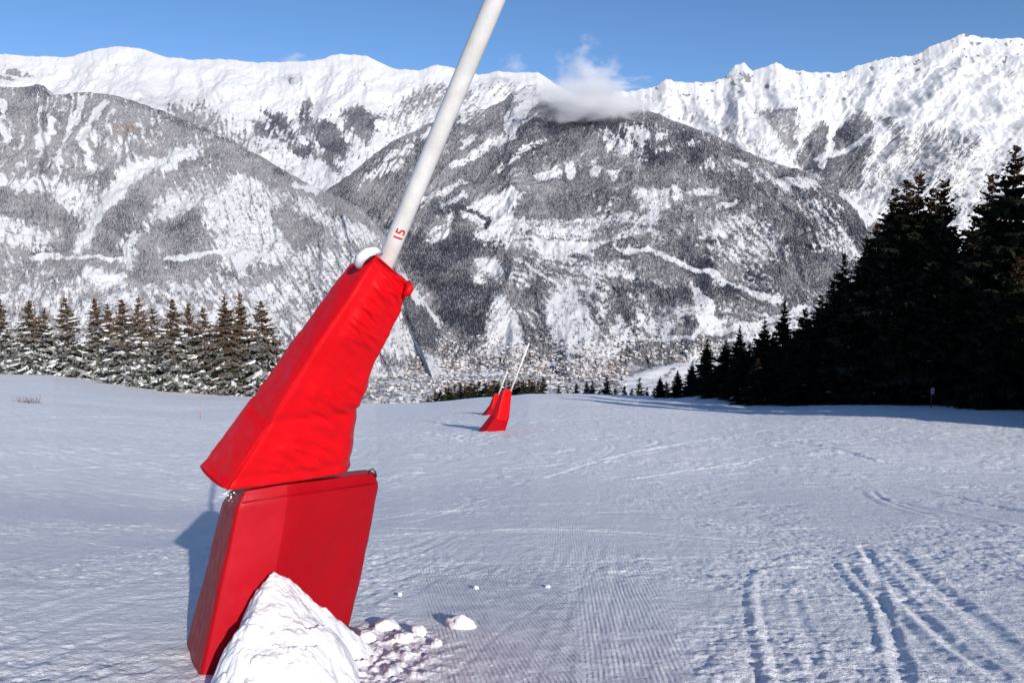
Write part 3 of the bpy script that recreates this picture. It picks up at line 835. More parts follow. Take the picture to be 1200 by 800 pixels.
# --- the woods on the mountains: every tree a small cone, far too many to count
def scatter_woods(sheets):
    PV = []; PH = []; PT = []
    for S, n, hmin, hmax, vmax, lum in sheets:
        nr, nc = S['X'].shape
        i = RNG.integers(0, nr - 1, n); j = RNG.integers(0, nc - 1, n)
        fi = RNG.random(n); fj = RNG.random(n)
        def s(K):
            a = S[K]
            return (a[i, j] * (1 - fi) + a[i + 1, j] * fi) * (1 - fj) + (a[i, j + 1] * (1 - fi) + a[i + 1, j + 1] * fi) * fj
        F = s('F'); sp = s('S')
        clump = np.clip(fbm(s('U') / 9.0, s('V') / 5.0, 3, 140), 0, 1)
        pr = sstep(0.3, 0.75, F) * (0.45 + 0.55 * np.clip(sp, 0, 1)) + (0.02 + 0.34 * clump) * (s('V') > 170) * sstep(0.03, 0.16, F)
        ok = (RNG.random(n) < pr) & (s('V') < vmax) & (i > 1)
        X, Y, Z = s('X')[ok], s('Y')[ok], s('Z')[ok]
        sp = np.clip(sp[ok], 0, 1)
        m = len(X)
        PV.append(np.stack([X, Y, Z - 2.0], -1))
        PH.append(hmin + (hmax - hmin) * RNG.random(m))
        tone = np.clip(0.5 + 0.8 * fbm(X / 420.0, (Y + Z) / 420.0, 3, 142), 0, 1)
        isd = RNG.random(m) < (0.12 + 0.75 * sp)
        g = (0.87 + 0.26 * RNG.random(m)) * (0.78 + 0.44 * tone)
        frost = np.stack([0.25 * g * lum, 0.245 * g * lum, 0.262 * g * lum], -1)  # frosted grey, paled and blued so the colour carries the haze; dark likewise
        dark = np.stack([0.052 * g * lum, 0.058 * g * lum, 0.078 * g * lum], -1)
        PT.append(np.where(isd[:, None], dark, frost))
    B0 = np.vstack(PV); H = np.concatenate(PH); T = np.vstack(PT)
    n = len(B0)
    ang = RNG.random(n) * 2 * np.pi
    R = H * (0.20 + 0.10 * RNG.random(n))
    vs_ = np.zeros((n, 4, 3))
    for k in range(3):
        a = ang + k * 2 * np.pi / 3
        vs_[:, k] = B0 + np.stack([R * np.cos(a), R * np.sin(a), 0 * R], -1)
    vs_[:, 3] = B0 + np.stack([0 * H, 0 * H, H + 2], -1)
    base_i = np.arange(n)[:, None] * 4
    tri = np.concatenate([base_i + np.array([[0, 1, 3]]), base_i + np.array([[1, 2, 3]]), base_i + np.array([[2, 0, 3]])])
    cols = np.repeat(T, 4, axis=0)
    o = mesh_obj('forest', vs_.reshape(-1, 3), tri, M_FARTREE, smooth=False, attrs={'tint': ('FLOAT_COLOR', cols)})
    tag(o, 'grey frosted woods, haze tinted into their colour, covering the slopes of the mountains across the valley', 'forest', kind='stuff')
    print('far trees', n)

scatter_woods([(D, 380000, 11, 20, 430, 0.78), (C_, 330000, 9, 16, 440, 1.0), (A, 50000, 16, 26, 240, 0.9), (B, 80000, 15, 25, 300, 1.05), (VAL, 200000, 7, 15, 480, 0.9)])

def build_town():
    n = 13000
    V = []; F4 = []; F3 = []; T = []
    walls = [(0.15, 0.115, 0.10), (0.26, 0.22, 0.20), (0.42, 0.39, 0.37), (0.11, 0.09, 0.085), (0.48, 0.45, 0.43), (0.20, 0.18, 0.175)]
    vi = 0
    for k in range(n):
        S = D if RNG.random() < 0.55 else VAL
        nr, nc = S['X'].shape
        if S is D:
            i = int(RNG.integers(nr * 0.78, nr)); j = int(RNG.integers(nc * 0.03, nc * 0.5))
        else:
            i = int(RNG.integers(40, 230)); j = int(RNG.integers(150, 470))
        u, v = S['U'][i, j], S['V'][i, j]
        if not (425 < u < 860 and 392 < v < 476): continue
        if S is D and v < 430 and RNG.random() > (v - 385) / 45: continue
        if 735 < u and v > 424: continue
        dens = float(perlin(np.array([u / 22.0]), np.array([v / 9.0]), 84)[0])
        if RNG.random() > 0.6 + 0.8 * dens: continue
        x, Y, z = float(S['X'][i, j] + RNG.normal(0, 5)), float(S['Y'][i, j]), float(S['Z'][i, j]) - 2
        L = RNG.uniform(10, 22); W = RNG.uniform(8, 13); h = RNG.uniform(7, 15); r = W * 0.32
        a = RNG.uniform(-0.5, 0.5) + (math.pi / 2 if RNG.random() < 0.5 else 0)
        ca, sa = math.cos(a), math.sin(a)
        loc = [(-L/2,-W/2,0),(L/2,-W/2,0),(L/2,W/2,0),(-L/2,W/2,0),(-L/2,-W/2,h),(L/2,-W/2,h),(L/2,W/2,h),(-L/2,W/2,h),(-L/2,0,h+r),(L/2,0,h+r)]
        rf = [(-L/2-1,-W/2-1,h-.3),(L/2+1,-W/2-1,h-.3),(L/2+1,W/2+1,h-.3),(-L/2-1,W/2+1,h-.3),(-L/2-1,0,h+r+.6),(L/2+1,0,h+r+.6)]
        for p in loc + rf:
            V.append((x + p[0]*ca - p[1]*sa, Y + p[0]*sa + p[1]*ca, z + p[2]))
        F4 += [(vi,vi+1,vi+5,vi+4),(vi+1,vi+2,vi+6,vi+5),(vi+2,vi+3,vi+7,vi+6),(vi+3,vi,vi+4,vi+7)]
        F3 += [(vi+4,vi+8,vi+7),(vi+5,vi+6,vi+9)]
        q = vi + 10
        F4 += [(q,q+1,q+5,q+4),(q+2,q+3,q+4,q+5)]
        wc = walls[int(RNG.integers(len(walls)))]
        rc = (0.66, 0.67, 0.69) if RNG.random() < 0.8 else (0.22, 0.15, 0.135)
        T += [wc] * 10 + [rc] * 6
        vi += 16
    o = mesh_obj('town', np.array(V), [np.array(F4), np.array(F3)], M_TOWN, smooth=False, attrs={'tint': ('FLOAT_COLOR', np.array(T))})
    tag(o, 'tiny snow-roofed houses of the town crowded on the valley floor', 'town', kind='stuff')
build_town()

# ------------------------------------------------------------------ spruces
def make_spruce(seed, H, R, whorl, stations, twig_w, snow, h0=0.4, top_brown=0.3, fullness=1.0, tone=1.0, frost=0.0):
    """returns arrays for trunk, crown and snow of one spruce standing at the origin"""
    rg = np.random.default_rng(seed)
    cv = []; cq = []; ct = []
    sv = []; sq = []
    nv = 0; nsv = 0
    h = h0
    lean = rg.normal(0, 0.006, 2)
    while h < H - 0.15:
        t = h / H
        Lm = R * ((1 - t) ** 0.82) * (0.9 + 0.1 * math.sin(h * 3.1)) + 0.12
        if t < 0.1: Lm *= 0.8 + 2 * t
        nb = int(rg.integers(5, 8)) if t < 0.85 else 4
        a0 = rg.random() * 6.28
        for b in range(nb):
            L = Lm * rg.uniform(0.55, 1.2)
            hb = h + rg.normal(0, whorl * 0.42)
            az = a0 + b * 6.283 / nb + rg.normal(0, 0.18)
            ca, sa = math.cos(az), math.sin(az)
            droop = (0.62 - 0.95 * t) + rg.normal(0, 0.06) if t < 0.9 else -0.5
            if snow > 0.3: droop += 0.28 * (1 - t)
            K = max(3, int(stations * L / R + 2))
            s = np.linspace(0.08, 1.0, K)
            # down, then lifting at the tip
            zz = hb - L * droop * s + L * 0.30 * np.clip(droop, 0, 1) * s ** 2.4
            rr = L * s
            bx = rr * ca + lean[0] * h; by = rr * sa + lean[1] * h
            tw = (0.42 * L * (1 - s) ** 0.7 + 0.16 * L * (s > 0.05) + 0.06) * rg.uniform(0.7, 1.2, K)
            tw = np.minimum(tw, 0.95)
            brown = np.clip((t - (1 - top_brown)) / top_brown, 0, 1) * rg.uniform(0.3, 1.1)
            g = rg.uniform(0.7, 1.3)
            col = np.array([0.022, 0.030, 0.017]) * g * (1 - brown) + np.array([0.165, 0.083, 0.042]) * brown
            for side in (-1, 1):
                for i in range(K):
                    ln = tw[i]
                    fa = az + side * rg.uniform(0.6, 1.15)
                    dx, dy = math.cos(fa), math.sin(fa)
                    dzv = -rg.uniform(0.15, 0.75) if t < 0.8 else -rg.uniform(-0.3, 0.3)
                    px, py, pz = bx[i], by[i], zz[i]
                    wx, wy = -dy * twig_w, dx * twig_w
                    tipx, tipy, tipz = px + dx * ln, py + dy * ln, pz + dzv * ln
                    mx, my, mz = px + dx * ln * 0.45, py + dy * ln * 0.45, pz + dzv * ln * 0.35
                    cv += [(px, py, pz), (mx + wx, my + wy, mz - 0.02), (tipx, tipy, tipz), (mx - wx, my - wy, mz - 0.05)]
                    # a hanging spray below the twig
                    hg = ln * rg.uniform(0.35, 0.7) * fullness
                    cv += [(px, py, pz + 0.03), (tipx, tipy, tipz + 0.02), (mx + rg.normal(0, .04), my + rg.normal(0, .04), mz - hg), (px + dx * ln * .12, py + dy * ln * .12, pz - hg * 0.7)]
                    cq += [(nv, nv + 1, nv + 2, nv + 3), (nv + 4, nv + 5, nv + 6, nv + 7)]
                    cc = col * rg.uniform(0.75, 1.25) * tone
                    fz = frost * float(np.clip(1.15 - 1.25 * t, 0.05, 1)) * rg.random() ** 1.3
                    cc = cc * (1 - fz) + np.array([0.62, 0.625, 0.64]) * fz
                    ct += [cc] * 8
                    nv += 8
            # end tuft
            e = K - 1
            # snow lying on the bough
            ps = snow * float(np.clip(1.25 - 1.35 * t, 0.04, 1))
            if rg.random() < ps:
                for _c in range(int(rg.integers(1, 4))):
                    k0 = int(rg.integers(0, max(1, K - 2)))
                    idx = np.arange(k0, min(K, k0 + int(rg.integers(2, 5))))
                    if len(idx) < 2: continue
                    wid = np.minimum(tw[idx] * rg.uniform(0.15, 0.5) * rg.uniform(0.5, 1.3, len(idx)), 0.34) + 0.03
                    wid[-1] *= 0.35; wid[0] *= 0.4
                    jx, jy = rg.normal(0, 0.06, 2)
                    for q, i in enumerate(idx):
                        lx, ly = -sa * wid[q] + rg.normal(0, .02), ca * wid[q] + rg.normal(0, .02)
                        up = 0.04 + 0.09 * rg.random()
                        dn = wid[q] * 0.5
                        X0, Y0, Z0 = bx[i] + jx, by[i] + jy, zz[i] + rg.normal(0, .03)
                        sv += [(X0 + lx, Y0 + ly, Z0 - dn + 0.03), (X0 + lx * .45, Y0 + ly * .45, Z0 + up * .8 - dn * .3),
                               (X0, Y0, Z0 + up), (X0 - lx * .45, Y0 - ly * .45, Z0 + up * .8 - dn * .3), (X0 - lx, Y0 - ly, Z0 - dn + 0.03)]
                        if q:
                            o0 = nsv + (q - 1) * 5; o1 = nsv + q * 5
                            for m in range(4):
                                sq.append((o0 + m, o0 + m + 1, o1 + m + 1, o1 + m))
                    nsv += 5 * len(idx)
        h += whorl * rg.uniform(0.75, 1.25) * (0.6 + 0.5 * (1 - t))
    # leader
    for k in range(10):
        a = rg.random() * 6.28; z0 = H - 0.5 + 0.05 * k
        cv += [(0, 0, z0 - .1), (0.16 * math.cos(a), 0.16 * math.sin(a), z0 + .02), (0, 0, z0 + .2), (-.03, .02, z0)]
        cq.append((nv, nv + 1, nv + 2, nv + 3)); ct += [np.array([0.06, 0.035, 0.02])] * 4; nv += 4
    # trunk
    nseg = 10; ntk = 8
    tv = []
    for k in range(ntk + 1):
        zt = -0.5 + (H + 0.3) * k / ntk
        rad = max(0.02, 0.016 * H * (1 - k / ntk) + 0.015)
        for s_ in range(nseg):
            a = 6.283 * s_ / nseg
            tv.append((rad * math.cos(a) + lean[0] * zt, rad * math.sin(a) + lean[1] * zt, zt))
    tq = grid_faces(ntk + 1, nseg, wrap=True)
    return (np.array(tv), tq), (np.array(cv), np.array(cq), np.array(ct)), (np.array(sv), np.array(sq)) if sq else None

def spruce_proto(name, seed, H, R, **kw):
    tr, cr, sn = make_spruce(seed, H, R, **kw)
    root = empty(name, (0, 0, 0))
    mesh_obj('trunk', tr[0], tr[1], M_BARK, root)
    mesh_obj('crown', cr[0], cr[1], M_NEEDLE, root, smooth=False, attrs={'tint': ('FLOAT_COLOR', cr[2])})
    if sn is not None:
        mesh_obj('snow_cover', sn[0], sn[1], M_SNOW, root, smooth=True)
    return root, H

def copy_thing(root):
    c = root.copy(); COL.objects.link(c)
    for ch in root.children:
        k = ch.copy(); COL.objects.link(k); k.parent = c
    return c

class Stock:
    def __init__(self, protos):
        self.p = protos; self.used = [False] * len(protos)
    def put(self, i, x, y, z, H, rz, label, group, wide=1.0):
        i %= len(self.p)
        root, H0 = self.p[i]
        if self.used[i]:
            root = copy_thing(root)
        self.used[i] = True
        root.location = (x, y, z)
        s = H / H0
        root.scale = (s * wide, s * wide, s)
        root.rotation_euler = (0, 0, rz)
        tag(root, label, 'tree', group)
        for ch in root.children:
            if ch.name.startswith('snow_cover'): ch['kind'] = 'stuff'
        return root

ORD = ['first', 'second', 'third', 'fourth', 'fifth', 'sixth', 'seventh', 'eighth', 'ninth', 'tenth', 'eleventh', 'twelfth', 'thirteenth', 'fourteenth', 'fifteenth', 'sixteenth']

# left row, heavy with snow
snowy = Stock([spruce_proto('spruce_tree', 100 + k, 11.5, 2.9 + 0.2 * (k % 3), whorl=0.46, stations=7, twig_w=0.09, snow=1.1, h0=0.2, top_brown=0.75, tone=1.0, frost=0.8) for k in range(4)]
              + [spruce_proto('spruce_tree', 120, 12.5, 3.0, whorl=0.44, stations=8, twig_w=0.10, snow=0.5, h0=0.2, top_brown=0.95, tone=1.0, frost=0.4)])
left = [(4, 350, 100, 0), (38, 352, 101, 1), (55, 362, 105, 2), (79, 349, 102, 3), (114, 350, 105, 0), (129, 356, 107, 2), (146, 351, 100, 1), (166, 349, 101, 3),
        (180, 362, 104, 2), (205, 351, 101, 0), (223, 355, 104, 1), (239, 361, 102, 3), (266, 347, 101, 4), (283, 344, 102, 4), (308, 353, 101, 2)]
extra = {12: 'brown-green bushy spruce with little snow, left neighbour of the tallest, beside the red pad',
         13: 'tallest brown-green spruce of the left row, just left of the red pad',
         14: 'thin-topped spruce at the right end of the left row, partly behind the red pad',
         0: 'snow-laden spruce at the left edge of the photo, leftmost of the row'}
for k, (u, vt, Y, kind) in enumerate(left):
    x = P(u, 400, Y)[0]
    z = float(ground_smooth(x, Y)) - 0.15
    H = P(u, vt, Y)[2] - z
    lab = extra.get(k, 'snow-laden spruce, %s from the left in the row on the left' % ORD[k])
    snowy.put(kind, x, Y, z, H, 0.7 * k, lab, 'snowy spruces in the row on the left', wide=1.28 + 0.24 * math.sin(k * 2.3))
for k, (u, vt, Y) in enumerate([(-30, 352, 101), (-62, 356, 103)]):
    x = P(u, 400, Y)[0]; z = float(ground_smooth(x, Y)) - 0.15
    snowy.put(k, x, Y, z, P(u, vt, Y)[2] - z, k, 'snow-laden spruce just outside the left edge of the photo', 'snowy spruces in the row on the left')

# right hand forest edge, each tree standing in the shade of the next one towards the sun
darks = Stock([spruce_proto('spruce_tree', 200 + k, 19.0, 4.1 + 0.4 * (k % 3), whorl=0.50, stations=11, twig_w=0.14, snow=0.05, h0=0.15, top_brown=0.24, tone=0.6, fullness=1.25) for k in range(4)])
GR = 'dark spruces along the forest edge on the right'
right = [
    (1206, 160, 53.5, 'tallest dark spruce at the right edge of the photo, cut by the frame', 1.0),
    (1171, 172, 55.5, 'tall dark spruce second from the right edge, tip just below the snowy slope', 0.9),
    (1096, 211, 60.0, 'dark spruce at the right end of the brown-topped clump, lone tip', 0.85),
    (1064, 203, 62.0, 'tallest brown-topped spruce in the middle of the dark clump', 0.95),
    (1050, 212, 64.0, 'brown-topped spruce just left of the tallest tip in the clump', 0.95),
    (1034, 222, 65.5, 'leftmost brown-topped spruce of the tall dark clump', 0.95),
    (1130, 262, 60.5, 'shorter shaded spruce in the gap between the two tall groups', 0.9),
    (1008, 280, 67.0, 'dark spruce on the left shoulder of the tall clump', 0.95),
    (984, 298, 69.5, 'slender dark spruce stepping down left of the tall clump', 0.85),
    (958, 346, 71.5, 'bushy low dark spruce between the slender one and the narrow spire', 1.2),
    (940, 362, 73.5, 'low dark spruce just right of the narrow spire', 1.1),
    (917, 351, 75.0, 'narrow spired dark spruce with an open top standing above its neighbours', 0.8),
    (896, 376, 77.5, 'dark spruce just left of the narrow spire', 1.1),
    (867, 382, 80.0, 'pointed dark spruce, second spire from the left end of the forest edge', 0.8),
    (850, 398, 83.0, 'small dark spruce between the last two spires of the forest edge', 1.0),
    (829, 397, 85.0, 'brownish pointed spruce at the left end of the tall forest edge', 1.0),
    (812, 424, 88.0, 'low bushy spruce left of the brownish pointed one', 1.2),
    (796, 434, 91.0, 'low dark spruce where the forest edge dips to the crest', 1.2),
    (1150, 240, 66.0, 'shaded spruce behind the tall pair at the right edge', 0.9),
    (1080, 250, 71.0, 'shaded spruce in the second rank behind the brown-topped clump', 1.0),
    (1020, 300, 76.0, 'shaded spruce in the second rank behind the left shoulder of the clump', 1.0),
    (965, 372, 84.0, 'shaded low spruce in the second rank behind the narrow spire', 1.1),
    (880, 402, 90.0, 'shaded low spruce in the second rank near the end of the edge', 1.2),
    (1186, 300, 51.5, 'lower dark spruce in front of the tall pair at the right edge', 1.0),
    (1110, 330, 57.5, 'lower bushy dark spruce in front of the gap in the forest edge', 1.1),
    (1000, 392, 64.5, 'low dark spruce at the foot of the brown-topped clump', 1.3),
    (1050, 360, 60.5, 'low bushy dark spruce in front of the brown-topped clump', 1.2),
    (925, 412, 71.0, 'low bushy spruce at the front of the forest edge below the narrow spire', 1.5),
    (775, 441, 96.0, 'low dark spruce at the far end of the forest edge, touching the crest', 1.3),
    (838, 428, 80.0, 'low bushy spruce at the foot of the brownish pointed one', 1.7),
    (866, 420, 76.0, 'low bushy spruce at the foot of the second spire', 1.6),
    (948, 400, 69.0, 'bushy shaded spruce low in front between spire and tall clump', 1.6),
    (1146, 205, 63.0, 'shaded spruce tip just left of the tall pair at the right edge', 0.8),
    (1078, 222, 66.0, 'spruce tip tucked between the tallest of the clump and its right neighbour', 0.9),
    (1018, 262, 69.0, 'spruce tip just outside the left flank of the brown-topped clump', 0.9),
    (972, 330, 72.0, 'dark spruce filling the step between the slender one and the clump', 1.1),
    (906, 392, 79.0, 'small dark spruce leaning close to the narrow spire', 1.2),
    (890, 420, 72.0, 'foremost low spruce at the left corner of the dark forest edge', 1.4),
]
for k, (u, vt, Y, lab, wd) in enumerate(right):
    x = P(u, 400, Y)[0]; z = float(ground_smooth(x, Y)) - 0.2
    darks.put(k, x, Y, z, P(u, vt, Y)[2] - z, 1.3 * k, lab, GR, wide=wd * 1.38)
# the same forest edge going on towards the sun, out of the photo (its shade falls on the trees above)
n_off = 0
for row in range(5):
    for k in range(9):
        t = 4 + k * 5.2 + row * 1.7
        x = 29.2 + 0.454 * t + row * 4.5 + random.uniform(-.6, .6); y = 34.0 - 0.891 * (t - 4) + row * 1.5 + random.uniform(-.6, .6)
        if x < 0.69 * y + 4.6: x = 0.69 * y + 4.6 + row * 3
        z = float(ground_smooth(x, y)) - 0.2
        darks.put(n_off, x, y, z, random.uniform(14, 17), n_off * 1.1, 'dark spruce of the forest edge going on outside the right of the photo', 'forest edge outside the photo')
        n_off += 1

for k in range(8):
    y = 40 + 4.2 * k; x = 0.70 * y + 5.5 + random.uniform(0, 1.5)
    darks.put(n_off, x, y, float(ground_smooth(x, y)) - .2, random.uniform(15, 18), n_off * 1.1, 'dark spruce of the forest edge going on outside the right of the photo', 'forest edge outside the photo')
    n_off += 1

# small tops showing beyond the crest
smalls = Stock([spruce_proto('spruce_tree', 300 + k, 8.0, 1.7, whorl=0.55, stations=5, twig_w=0.16, snow=0.12, h0=0.4, top_brown=0.2, fullness=1.3) for k in range(3)])
cu = [501 + 4.7 * i + 1.6 * math.sin(i * 5.1) for i in range(30)]
for k, u in enumerate(cu):
    Y = 128 + 9 * random.random()
    x = P(u, 400, Y)[0]; z = float(ground_smooth(x, Y)) - 0.2
    crest = float(np.interp(u, _cu, _cv))
    vt = crest - random.uniform(12, 19) + (6 if u < 515 else 0)
    smalls.put(k, x, Y, z, P(u, vt, Y)[2] - z, k * 0.9, 'small dark spruce top peeping over the crest behind the two distant lances', 'spruce tops behind the distant lances', wide=1.55)
for k, (u, vt, lab) in enumerate([(655, 451, 'small spruce top just right of the distant lances, on the crest'), (676, 450, 'tiny spruce top left of the pair on the crest'),
                                  (688, 448, 'left one of a close pair of small dark spruces on the crest'), (695, 446, 'right one of a close pair of small dark spruces on the crest'),
                                  (712, 442, 'brown-tinged small spruce standing alone on the crest'), (733, 452, 'low spruce top between the two small spires on the crest'),
                                  (751, 443, 'dark cone-shaped small spruce on the crest right of the brown one'), (768, 455, 'low dark spruce top on the crest beside the forest edge'), (782, 447, 'small dark spruce where the crest meets the forest edge'), (703, 456, 'low dark spruce tuft left of the brown-tinged small spruce'), (722, 455, 'low dark spruce tuft right of the brown-tinged small spruce'), (742, 455, 'low dark spruce tuft left of the cone-shaped one'), (760, 454, 'low dark spruce tuft right of the cone-shaped one'), (666, 457, 'lowest tiny spruce tuft on the crest near the distant lances')]):
    Y = 112 + 1.7 * k % 7
    x = P(u, 400, Y)[0]; z = float(ground_smooth(x, Y)) - 0.2
    smalls.put(k + 1, x, Y, z, P(u, vt, Y)[2] - z, k * 0.9, lab, 'small spruces along the crest', wide=1.75)

# ------------------------------------------------------------------ snow lances
def chaikin_closed(p, it=2, hold=0.16):
    for _ in range(it):
        q = []
        n = len(p)
        for i in range(n):
            a = p[i]; b = p[(i + 1) % n]
            q.append(a * (1 - hold) + b * hold); q.append(a * hold + b * (1 - hold))
        p = q; hold = 0.25
    return p

def resample_closed(p, n):
    p = np.array(p); q = np.vstack([p, p[:1]])
    d = np.concatenate([[0], np.cumsum(np.linalg.norm(np.diff(q, axis=0), axis=1))])
    t = np.linspace(0, d[-1], n, endpoint=False)
    return np.stack([np.interp(t, d, q[:, k]) for k in range(3)], -1)

def loft_pad(name, levels, material, parent, origin, nper=110, nlev=80, disp=None, hold=0.10, cap_bulge=0.02, panel=None):
    """levels: list of rings, each a list of world points in the same order"""
    rings = []
    ts = np.linspace(0, 1, len(levels))
    L = np.array(levels)                         # (k, n, 3)
    # round each ring with a fixed parametrisation so that rows stay aligned
    base = []
    for k in range(len(L)):
        c = chaikin_closed([L[k, i] for i in range(L.shape[1])], 2, hold)
        base.append(np.array(c))
    base = np.array(base)
    # one common arclength parametrisation from the first ring
    q = np.vstack([base[0], base[0][:1]])
    d = np.concatenate([[0], np.cumsum(np.linalg.norm(np.diff(q, axis=0), axis=1))])
    tt = np.linspace(0, d[-1], nper, endpoint=False)
    par = []
    for k in range(len(base)):
        q = np.vstack([base[k], base[k][:1]])
        par.append(np.stack([np.interp(tt, d, q[:, m]) for m in range(3)], -1))
    par = np.array(par)
    rows = np.linspace(0, 1, nlev)
    G = np.zeros((nlev, nper, 3))
    for i in range(nper):
        for m in range(3):
            G[:, i, m] = np.interp(rows, ts, par[:, i, m])
    # soften kinks between levels, pull in the first and last rows to round the rims
    if len(levels) > 2:
        for _ in range(8):
            G[1:-1] = 0.25 * G[:-2] + 0.5 * G[1:-1] + 0.25 * G[2:]
    cen = G.mean(axis=1, keepdims=True)
    du = np.roll(G, -1, 1) - np.roll(G, 1, 1)
    dv = np.gradient(G, axis=0)
    N = np.cross(du, dv); N /= np.linalg.norm(N, axis=2, keepdims=True) + 1e-9
    sgn = np.sign(((G - cen) * N).sum(2).mean())
    N *= sgn
    if disp is not None:
        s_ = np.broadcast_to((tt / d[-1])[None, :], G.shape[:2]); t_ = np.broadcast_to(rows[:, None], G.shape[:2])
        G = G + N * disp(s_, t_, G)[..., None]
    # rounded rims and caps: shrinking rings
    def cap(row, outward):
        c = row.mean(axis=0); out = []
        for f, o_ in ((0.985, 0.35), (0.95, 0.7), (0.85, 0.9), (0.5, 1.0), (0.02, 1.0)):
            out.append(c + (row - c) * f + outward * o_ * cap_bulge)
        return out
    ax0 = G[0].mean(0) - G[3].mean(0); ax0 /= np.linalg.norm(ax0)
    ax1 = G[-1].mean(0) - G[-4].mean(0); ax1 /= np.linalg.norm(ax1)
    allr = cap(G[0], ax0)[::-1] + list(G) + cap(G[-1], ax1)
    Vv = np.array(allr) - np.array(origin)
    nr = len(allr)
    f = grid_faces(nr, nper, wrap=True)
    if sgn < 0: f = f[:, ::-1]
    o = mesh_obj(name, Vv.reshape(-1, 3), f, material, parent)
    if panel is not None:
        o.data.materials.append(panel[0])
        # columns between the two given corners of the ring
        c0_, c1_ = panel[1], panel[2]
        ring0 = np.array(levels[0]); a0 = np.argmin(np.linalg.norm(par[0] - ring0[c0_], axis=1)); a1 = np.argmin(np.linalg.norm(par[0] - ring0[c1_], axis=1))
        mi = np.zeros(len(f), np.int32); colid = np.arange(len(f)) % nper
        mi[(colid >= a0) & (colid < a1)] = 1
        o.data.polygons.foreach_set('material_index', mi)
    return o

def tube(name, pts, radii, material, parent, origin, nseg=24, cap=True):
    pts = np.array(pts, float); V = []; n = len(pts)
    prev = None
    for i in range(n):
        t = pts[min(i + 1, n - 1)] - pts[max(i - 1, 0)]; t /= np.linalg.norm(t)
        if prev is None:
            ref = np.array([0, -1.0, 0]) if abs(t[1]) < 0.9 else np.array([1.0, 0, 0])
        else: ref = prev
        e1 = ref - t * (ref @ t); e1 /= np.linalg.norm(e1); prev = e1
        e2 = np.cross(t, e1)
        for k in range(nseg):
            a = 2 * math.pi * k / nseg
            V.append(pts[i] + radii[i] * (math.cos(a) * e1 + math.sin(a) * e2))
    V = np.array(V)
    fs = [grid_faces(n, nseg, wrap=True)]
    if cap:
        V = np.vstack([V, pts[:1], pts[-1:]])
        r = np.arange(nseg); r2 = (r + 1) % nseg; c0 = n * nseg; c1 = c0 + 1
        fs.append(np.stack([np.full(nseg, c0), r2, r], -1)); fs.append(np.stack([np.full(nseg, c1), r + (n - 1) * nseg, r2 + (n - 1) * nseg], -1))
    return mesh_obj(name, V - np.array(origin), fs, material, parent)

def lerp(a, b, t): return tuple(a[i] * (1 - t) + b[i] * t for i in range(3))

# ---- the near lance
base_pt = np.array(P(318, 705, 4.6))
gx, gy, gz = ground_hit(318, 745)
org = (float(base_pt[0]), float(base_pt[1]), float(ground_smooth(base_pt[0], base_pt[1])))
lance = empty('snow_lance', org)
tag(lance, 'big near snowmaking lance leaning right in bright red padding, white pole numbered 15', 'snow lance', 'snow lances along the piste')

pole_lo = np.array(P(455, 300, 4.40)); pole_hi = np.array(P(580, 0, 4.02))
pd = pole_hi - pole_lo
pole_pts = [pole_lo + pd * k for k in (-1.28, -0.6, 0.0, 0.5, 1.0, 1.6, 2.4, 3.4)]
pole = tube('pole', pole_pts, [0.052] * 8, M_POLE, lance, org, 40)

lo_bot = [P(203, 806, 4.55), P(228, 815, 3.84), P(301, 806, 4.01), P(405, 755, 4.72), P(398, 742, 5.05), P(250, 745, 4.95)]
lo_mid = [P(234, 690, 4.50), P(253, 700, 3.90), P(322, 690, 4.10), P(430, 655, 4.78), P(418, 650, 5.10), P(275, 660, 4.75)]
lo_top = [P(262, 574, 4.42), P(279, 580, 3.96), P(343, 570, 4.15), P(448, 557, 4.84), P(436, 551, 5.14), P(292, 556, 4.75)]
def disp_lo(s, t, G):
    n = 0.006 * fbm(G[..., 0] * 3 + G[..., 1], G[..., 2] * 3, 3, 91)
    top = 0.03 * sstep(0.93, 1.0, t)
    return n - top
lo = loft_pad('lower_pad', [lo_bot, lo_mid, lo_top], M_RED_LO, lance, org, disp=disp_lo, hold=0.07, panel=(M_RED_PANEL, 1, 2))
lo['label'] = 'deep red block-shaped lower pad, half buried in snow'

